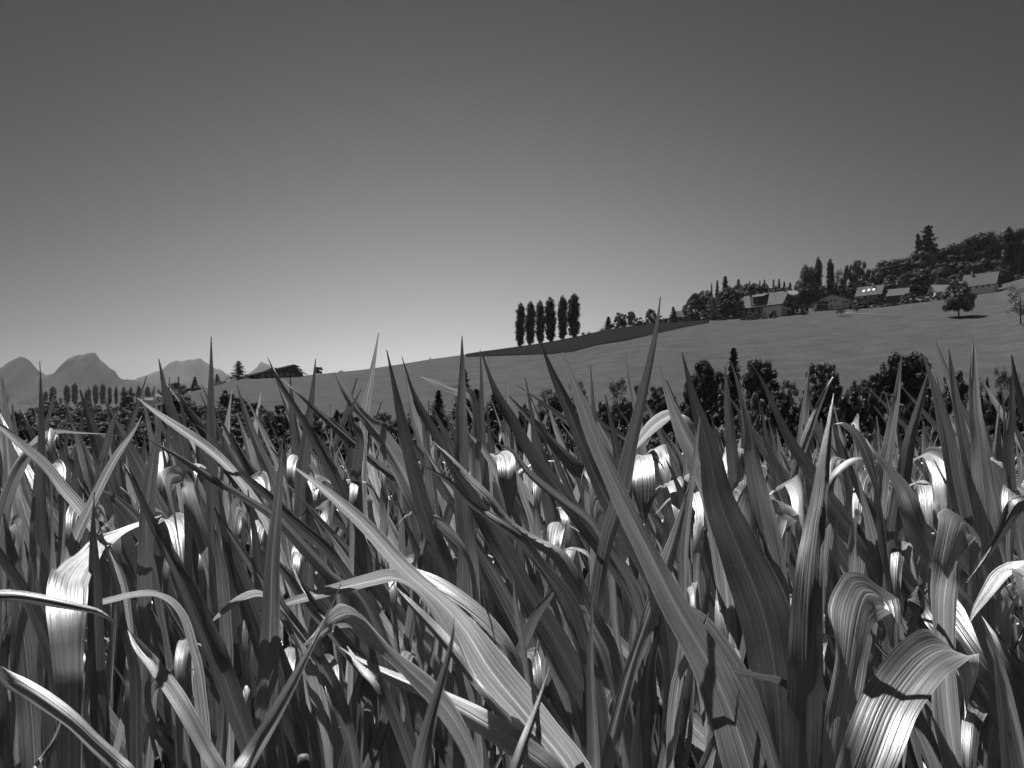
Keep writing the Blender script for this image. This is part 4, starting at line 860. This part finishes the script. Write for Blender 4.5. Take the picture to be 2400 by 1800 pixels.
def stalk_mb(h, r=.011, x=0, y=0, z=0):
    b = MB(); k = max(2, int(h / .18)); pts = []; rad = []
    for i in range(k + 1):
        q = h * i / k; rr_ = r * (1.15 - .55 * i / k)
        for dz_, f in ((-.012, 1.0), (0, 1.22), (.012, 1.0)):
            pts.append((x, y, z + max(0, q + dz_))); rad.append(rr_ * f)
    return b.tube([p for p in pts], rad, 8)
NEAR = 'maize plants at the near edge of the field'; ROWG = 'maize plants in the rows of the field'
ROWL = 'maize plant in the dense rows behind the near leaves, long pointed leaves overlapping its neighbours'
def where_words(x, d):
    return x, d
for pi_, p in enumerate(plants):
    c = p['c'] / p['n']; g0 = gz(c[0], c[1]); zt = min(s['P'][0, 2] for s in p['s']); zt = min(zt, 1.35)
    root = empty('maize_plant', (c[0], c[1], g0)); o3 = np.array([c[0], c[1], g0]); p['root'] = root
    for s in p['s']:
        A = s['P']; b = A[0, :3]; att = np.array([c[0], c[1], min(b[2] - .34, zt - .05) - .02 * (s['seed'] % 4)]); att[2] = max(att[2], g0 + .25)
        T0 = A[0, :3] - A[1, :3]; T0 = T0 / np.linalg.norm(T0); T0[2] = min(T0[2], -.5); mid = b * .5 + att * .5; mid = mid * .55 + (b + T0 * .16) * .45
        A2 = np.vstack([[*att, A[0, 3] * .55], [*mid, A[0, 3] * .85], A]); Q = catmull(A2, 44); Q[:, 3] = np.maximum(Q[:, 3], .0012)
        ri = int(np.argmax(np.where(np.arange(44) > 8, Q[:, 3], 0))); T = Q[min(ri+1, 43), :3] - Q[ri-1, :3]
        vd = Q[ri, :3] - np.array([0, 0, CZ]); side = np.cross(T, vd); side /= np.linalg.norm(side)
        tt = np.linspace(0, 1, 44); r_ = np.random.default_rng(s['seed'] + 50)
        roll = R(s['roll']) + R(r_.uniform(-9, 9)) * np.sin(tt * 5 + r_.uniform(0, 6))
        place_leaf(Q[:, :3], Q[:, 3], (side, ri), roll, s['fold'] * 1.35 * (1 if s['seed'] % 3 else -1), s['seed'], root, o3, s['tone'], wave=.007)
    st = stalk_mb(max(.5, zt - g0 - .02)); obj('stalk', mesh('stalk', st.v, st.f, M['stalk']), root)
    r_ = np.random.default_rng(900 + pi_)             # the lower leaves of the same plant
    for i in range(3):
        V, F, uv = random_leaf(r_, max(.25, min(zt - g0 - .25, 1.0) - .16 * i - .15), arch=.8, n=14); V = V[:, :] * np.array([.8, .8, .8])
        obj('leaf', mesh('leaf', V, F, M['leaf'], uv), root)
    root['category'] = 'maize plant'; p['hero'] = any(q['hero'] for q in p['s']); root['group'] = NEAR if p['hero'] else ROWG
    if not p['hero']: root['label'] = ROWL
    d = c[1]; px = HX + FPX * c[0] / d; ns = len(p['s'])
    p['info'] = (px, d)
# a label for each near plant, from the leaf that stands out on it
def describe(p):
    s = max(p['s'], key=lambda s: s['P'][:, 2].max()); A = s['P']; tip = A[-1]; tx = HX + FPX * tip[0] / tip[1]; ty = HY - FPX * (tip[2] - CZ) / tip[1]
    base = A[0]; bx = HX + FPX * base[0] / base[1]; lean = tx - bx
    form = 'arching' if A[:, 2].argmax() < len(A) - 2 else 'upright' if abs(lean) < 110 else 'left leaning' if lean < 0 else 'right leaning'
    wmax = max(q['P'][:, 3].max() for q in p['s']); wd = 'very broad' if wmax > .085 else 'broad' if wmax > .06 else 'slender' if wmax > .035 else 'narrow'
    bg_ = ('above the sky line' if ty < 880 else 'before the tree belt' if ty < 1010 else 'low in the crop' if ty < 1350 else 'at the picture bottom')
    return form, wd, bg_, tx, ty
seen = {}
for p in plants:
    if not p['hero']: continue
    form, wd, bg_, tx, ty = describe(p); n_ = len(p['s'])
    col_ = ['far left', 'left', 'left of centre', 'centre', 'right of centre', 'right', 'far right'][int(np.clip(tx / 2400 * 7, 0, 6))]
    cnt = ['one', 'two', 'three', 'four', 'five', 'six', 'seven'][n_ - 1]
    lb = f"maize, {cnt} {wd} {form} {'leaf' if n_ == 1 else 'leaves'} {bg_}, {col_}"
    seen.setdefault(lb, []).append(p)
for lb, ps in seen.items():
    ps.sort(key=lambda p: -p['info'][1]); k = len(ps)
    for i, p in enumerate(ps):
        p['root']['label'] = lb if k == 1 else lb + ([' (farther back)', ' (nearer)'][i] if k == 2 else [' (farthest back)', ' (middle depth)', ' (nearest)', ' (nearest of all)'][min(i, 3)])
print('near plants', len(plants), 'leaves', len(specs))

# the rows behind: prototypes, then copies of the plant and each of its parts
protos = []
for k in range(12):
    r_ = np.random.default_rng(300 + k); root = empty('maize_plant', (0, 0, 0)); kids = []
    zs = sorted(r_.uniform(.62, 1.16, 7)); hh = zs[-1]
    for i, z0 in enumerate(zs):
        V, F, uv = random_leaf(r_, z0, arch=[.8, .6, .4, .25, .12, .05, .0][i], n=16, na=5); kids.append(obj('leaf', mesh('leaf', V, F, M['leaf'], uv), root))
    st = stalk_mb(hh); kids.append(obj('stalk', mesh('stalk', st.v, st.f, M['stalk']), root)); protos.append((root, kids))
fars = []
def joined(r_, nl, n, na):
    Vs, Fs, Us, Rs, o = [], [], [], [], 0
    for i, z0 in enumerate(sorted(r_.uniform(.62, 1.16, nl))):
        V, F, uv = random_leaf(r_, z0, arch=[.8, .6, .4, .25, .12, .05, .0][min(i, 6)], n=n, na=na); Vs.append(V); Fs.append(F + o); Us.append(uv); Rs.append(np.full(len(V), r_.random())); o += len(V)
    return np.concatenate(Vs), np.concatenate(Fs), np.concatenate(Us), np.concatenate(Rs)
for k in range(12):
    r_ = np.random.default_rng(400 + k); root = empty('maize_plant', (0, 0, 0)); V, F, uv, rd = joined(r_, 7, 11, 5)
    f = obj('leaves', mesh('leaves', V, F, M['leaf'], uv, rnd=rd), root); st = stalk_mb(1.1); s_ = obj('stalk', mesh('stalk', st.v, st.f, M['stalk']), root); fars.append((root, [f, s_]))
heroxy = np.array([p['c'][:2] / p['n'] for p in plants])
spots = []
rr_ = np.random.default_rng(11)
for row in np.arange(.72, 12.6, .40):
    half = row * .80 + 1.4
    for x in np.arange(-half, half, .235):
        spots.append((x + rr_.uniform(-.07, .07), row + rr_.uniform(-.09, .09)))
spots = [s for s in spots if math.hypot(*s) > .66 and (len(heroxy) == 0 or np.min(np.hypot(heroxy[:, 0] - s[0], heroxy[:, 1] - s[1])) > .10)]
inview = [s for s in spots if abs(s[0]) < s[1] * .66 + .1]; inview.sort(key=lambda s: math.hypot(*s))
NI = 300 - len(plants); near_, rest = inview[:NI], inview[NI:] + [s for s in spots if s not in set(inview)]
used = set()
def pose(o, x, y, r_):
    d = y; hmax = 1.62 + r_.uniform(-.06, .16)         # plant height; close ones stay under the sight line
    if d < 2.2: hmax = min(hmax, 1.37 + .16 * (d - 1.1) + r_.uniform(-.06, .03))
    if d > 2.0: hmax = (1.66 if d < 7 else 1.60) + r_.normal() * .10 + (.12 if r_.random() < .2 else 0)
    sc0 = hmax / 1.76; o.rotation_mode = 'QUATERNION'
    o.rotation_quaternion = Quaternion((0, 1, 0), R(-9 + r_.normal() * 7)) @ Quaternion((0, 0, 1), r_.uniform(0, 6.28)); o.scale = (1.0, 1.0, sc0); o.location = (x, y, gz(x, y))
rr_ = np.random.default_rng(12)
def copy_plant(src, kids):
    c = src.copy(); COL.objects.link(c)
    for ch in kids: k = ch.copy(); COL.objects.link(k); k.parent = c
    return c
for i, (x, y) in enumerate(near_):
    far = math.hypot(x, y) > 3.6; pool = fars if far else protos; j = int(rr_.integers(len(pool))); key = (far, j); src, kids = pool[j]
    if key in used: o = copy_plant(src, kids)
    else: o = src; used.add(key)
    pose(o, x, y, rr_); tag(o, ROWL, 'maize plant', ROWG)
for key in [(False, j) for j in range(12)] + [(True, j) for j in range(12)]:
    if key not in used:
        src, kids = (fars if key[0] else protos)[key[1]]
        for k in kids: bpy.data.objects.remove(k)
        bpy.data.objects.remove(src)
# past the three hundred largest: the far maize as one mass
Vs, Fs, Us, Rs, o_ = [], [], [], [], 0
base = []
for k in range(10): base.append(joined(np.random.default_rng(700 + k), 6, 8, 3))
for (x, y) in rest:
    V, F, uv, rd = base[int(rr_.integers(10))]; a = rr_.uniform(0, 6.28); c_, s_ = math.cos(a), math.sin(a); h_ = (1.58 + rr_.normal() * .10) / 1.76
    W_ = np.stack([V[:, 0] * c_ - V[:, 1] * s_ - .10 * V[:, 2], V[:, 0] * s_ + V[:, 1] * c_, V[:, 2] * h_], 1) + np.array([x, y, gz(x, y)])
    Vs.append(W_); Fs.append(F + o_); Us.append(uv); Rs.append(np.mod(rd + rr_.random(), 1)); o_ += len(V)
if rest:
    o = obj('maize_field', mesh('maize_field', np.concatenate(Vs), np.concatenate(Fs), M['leaf'], np.concatenate(Us), rnd=np.concatenate(Rs)))
    tag(o, 'far rows of the maize field running back to the tree belt', kind='stuff')
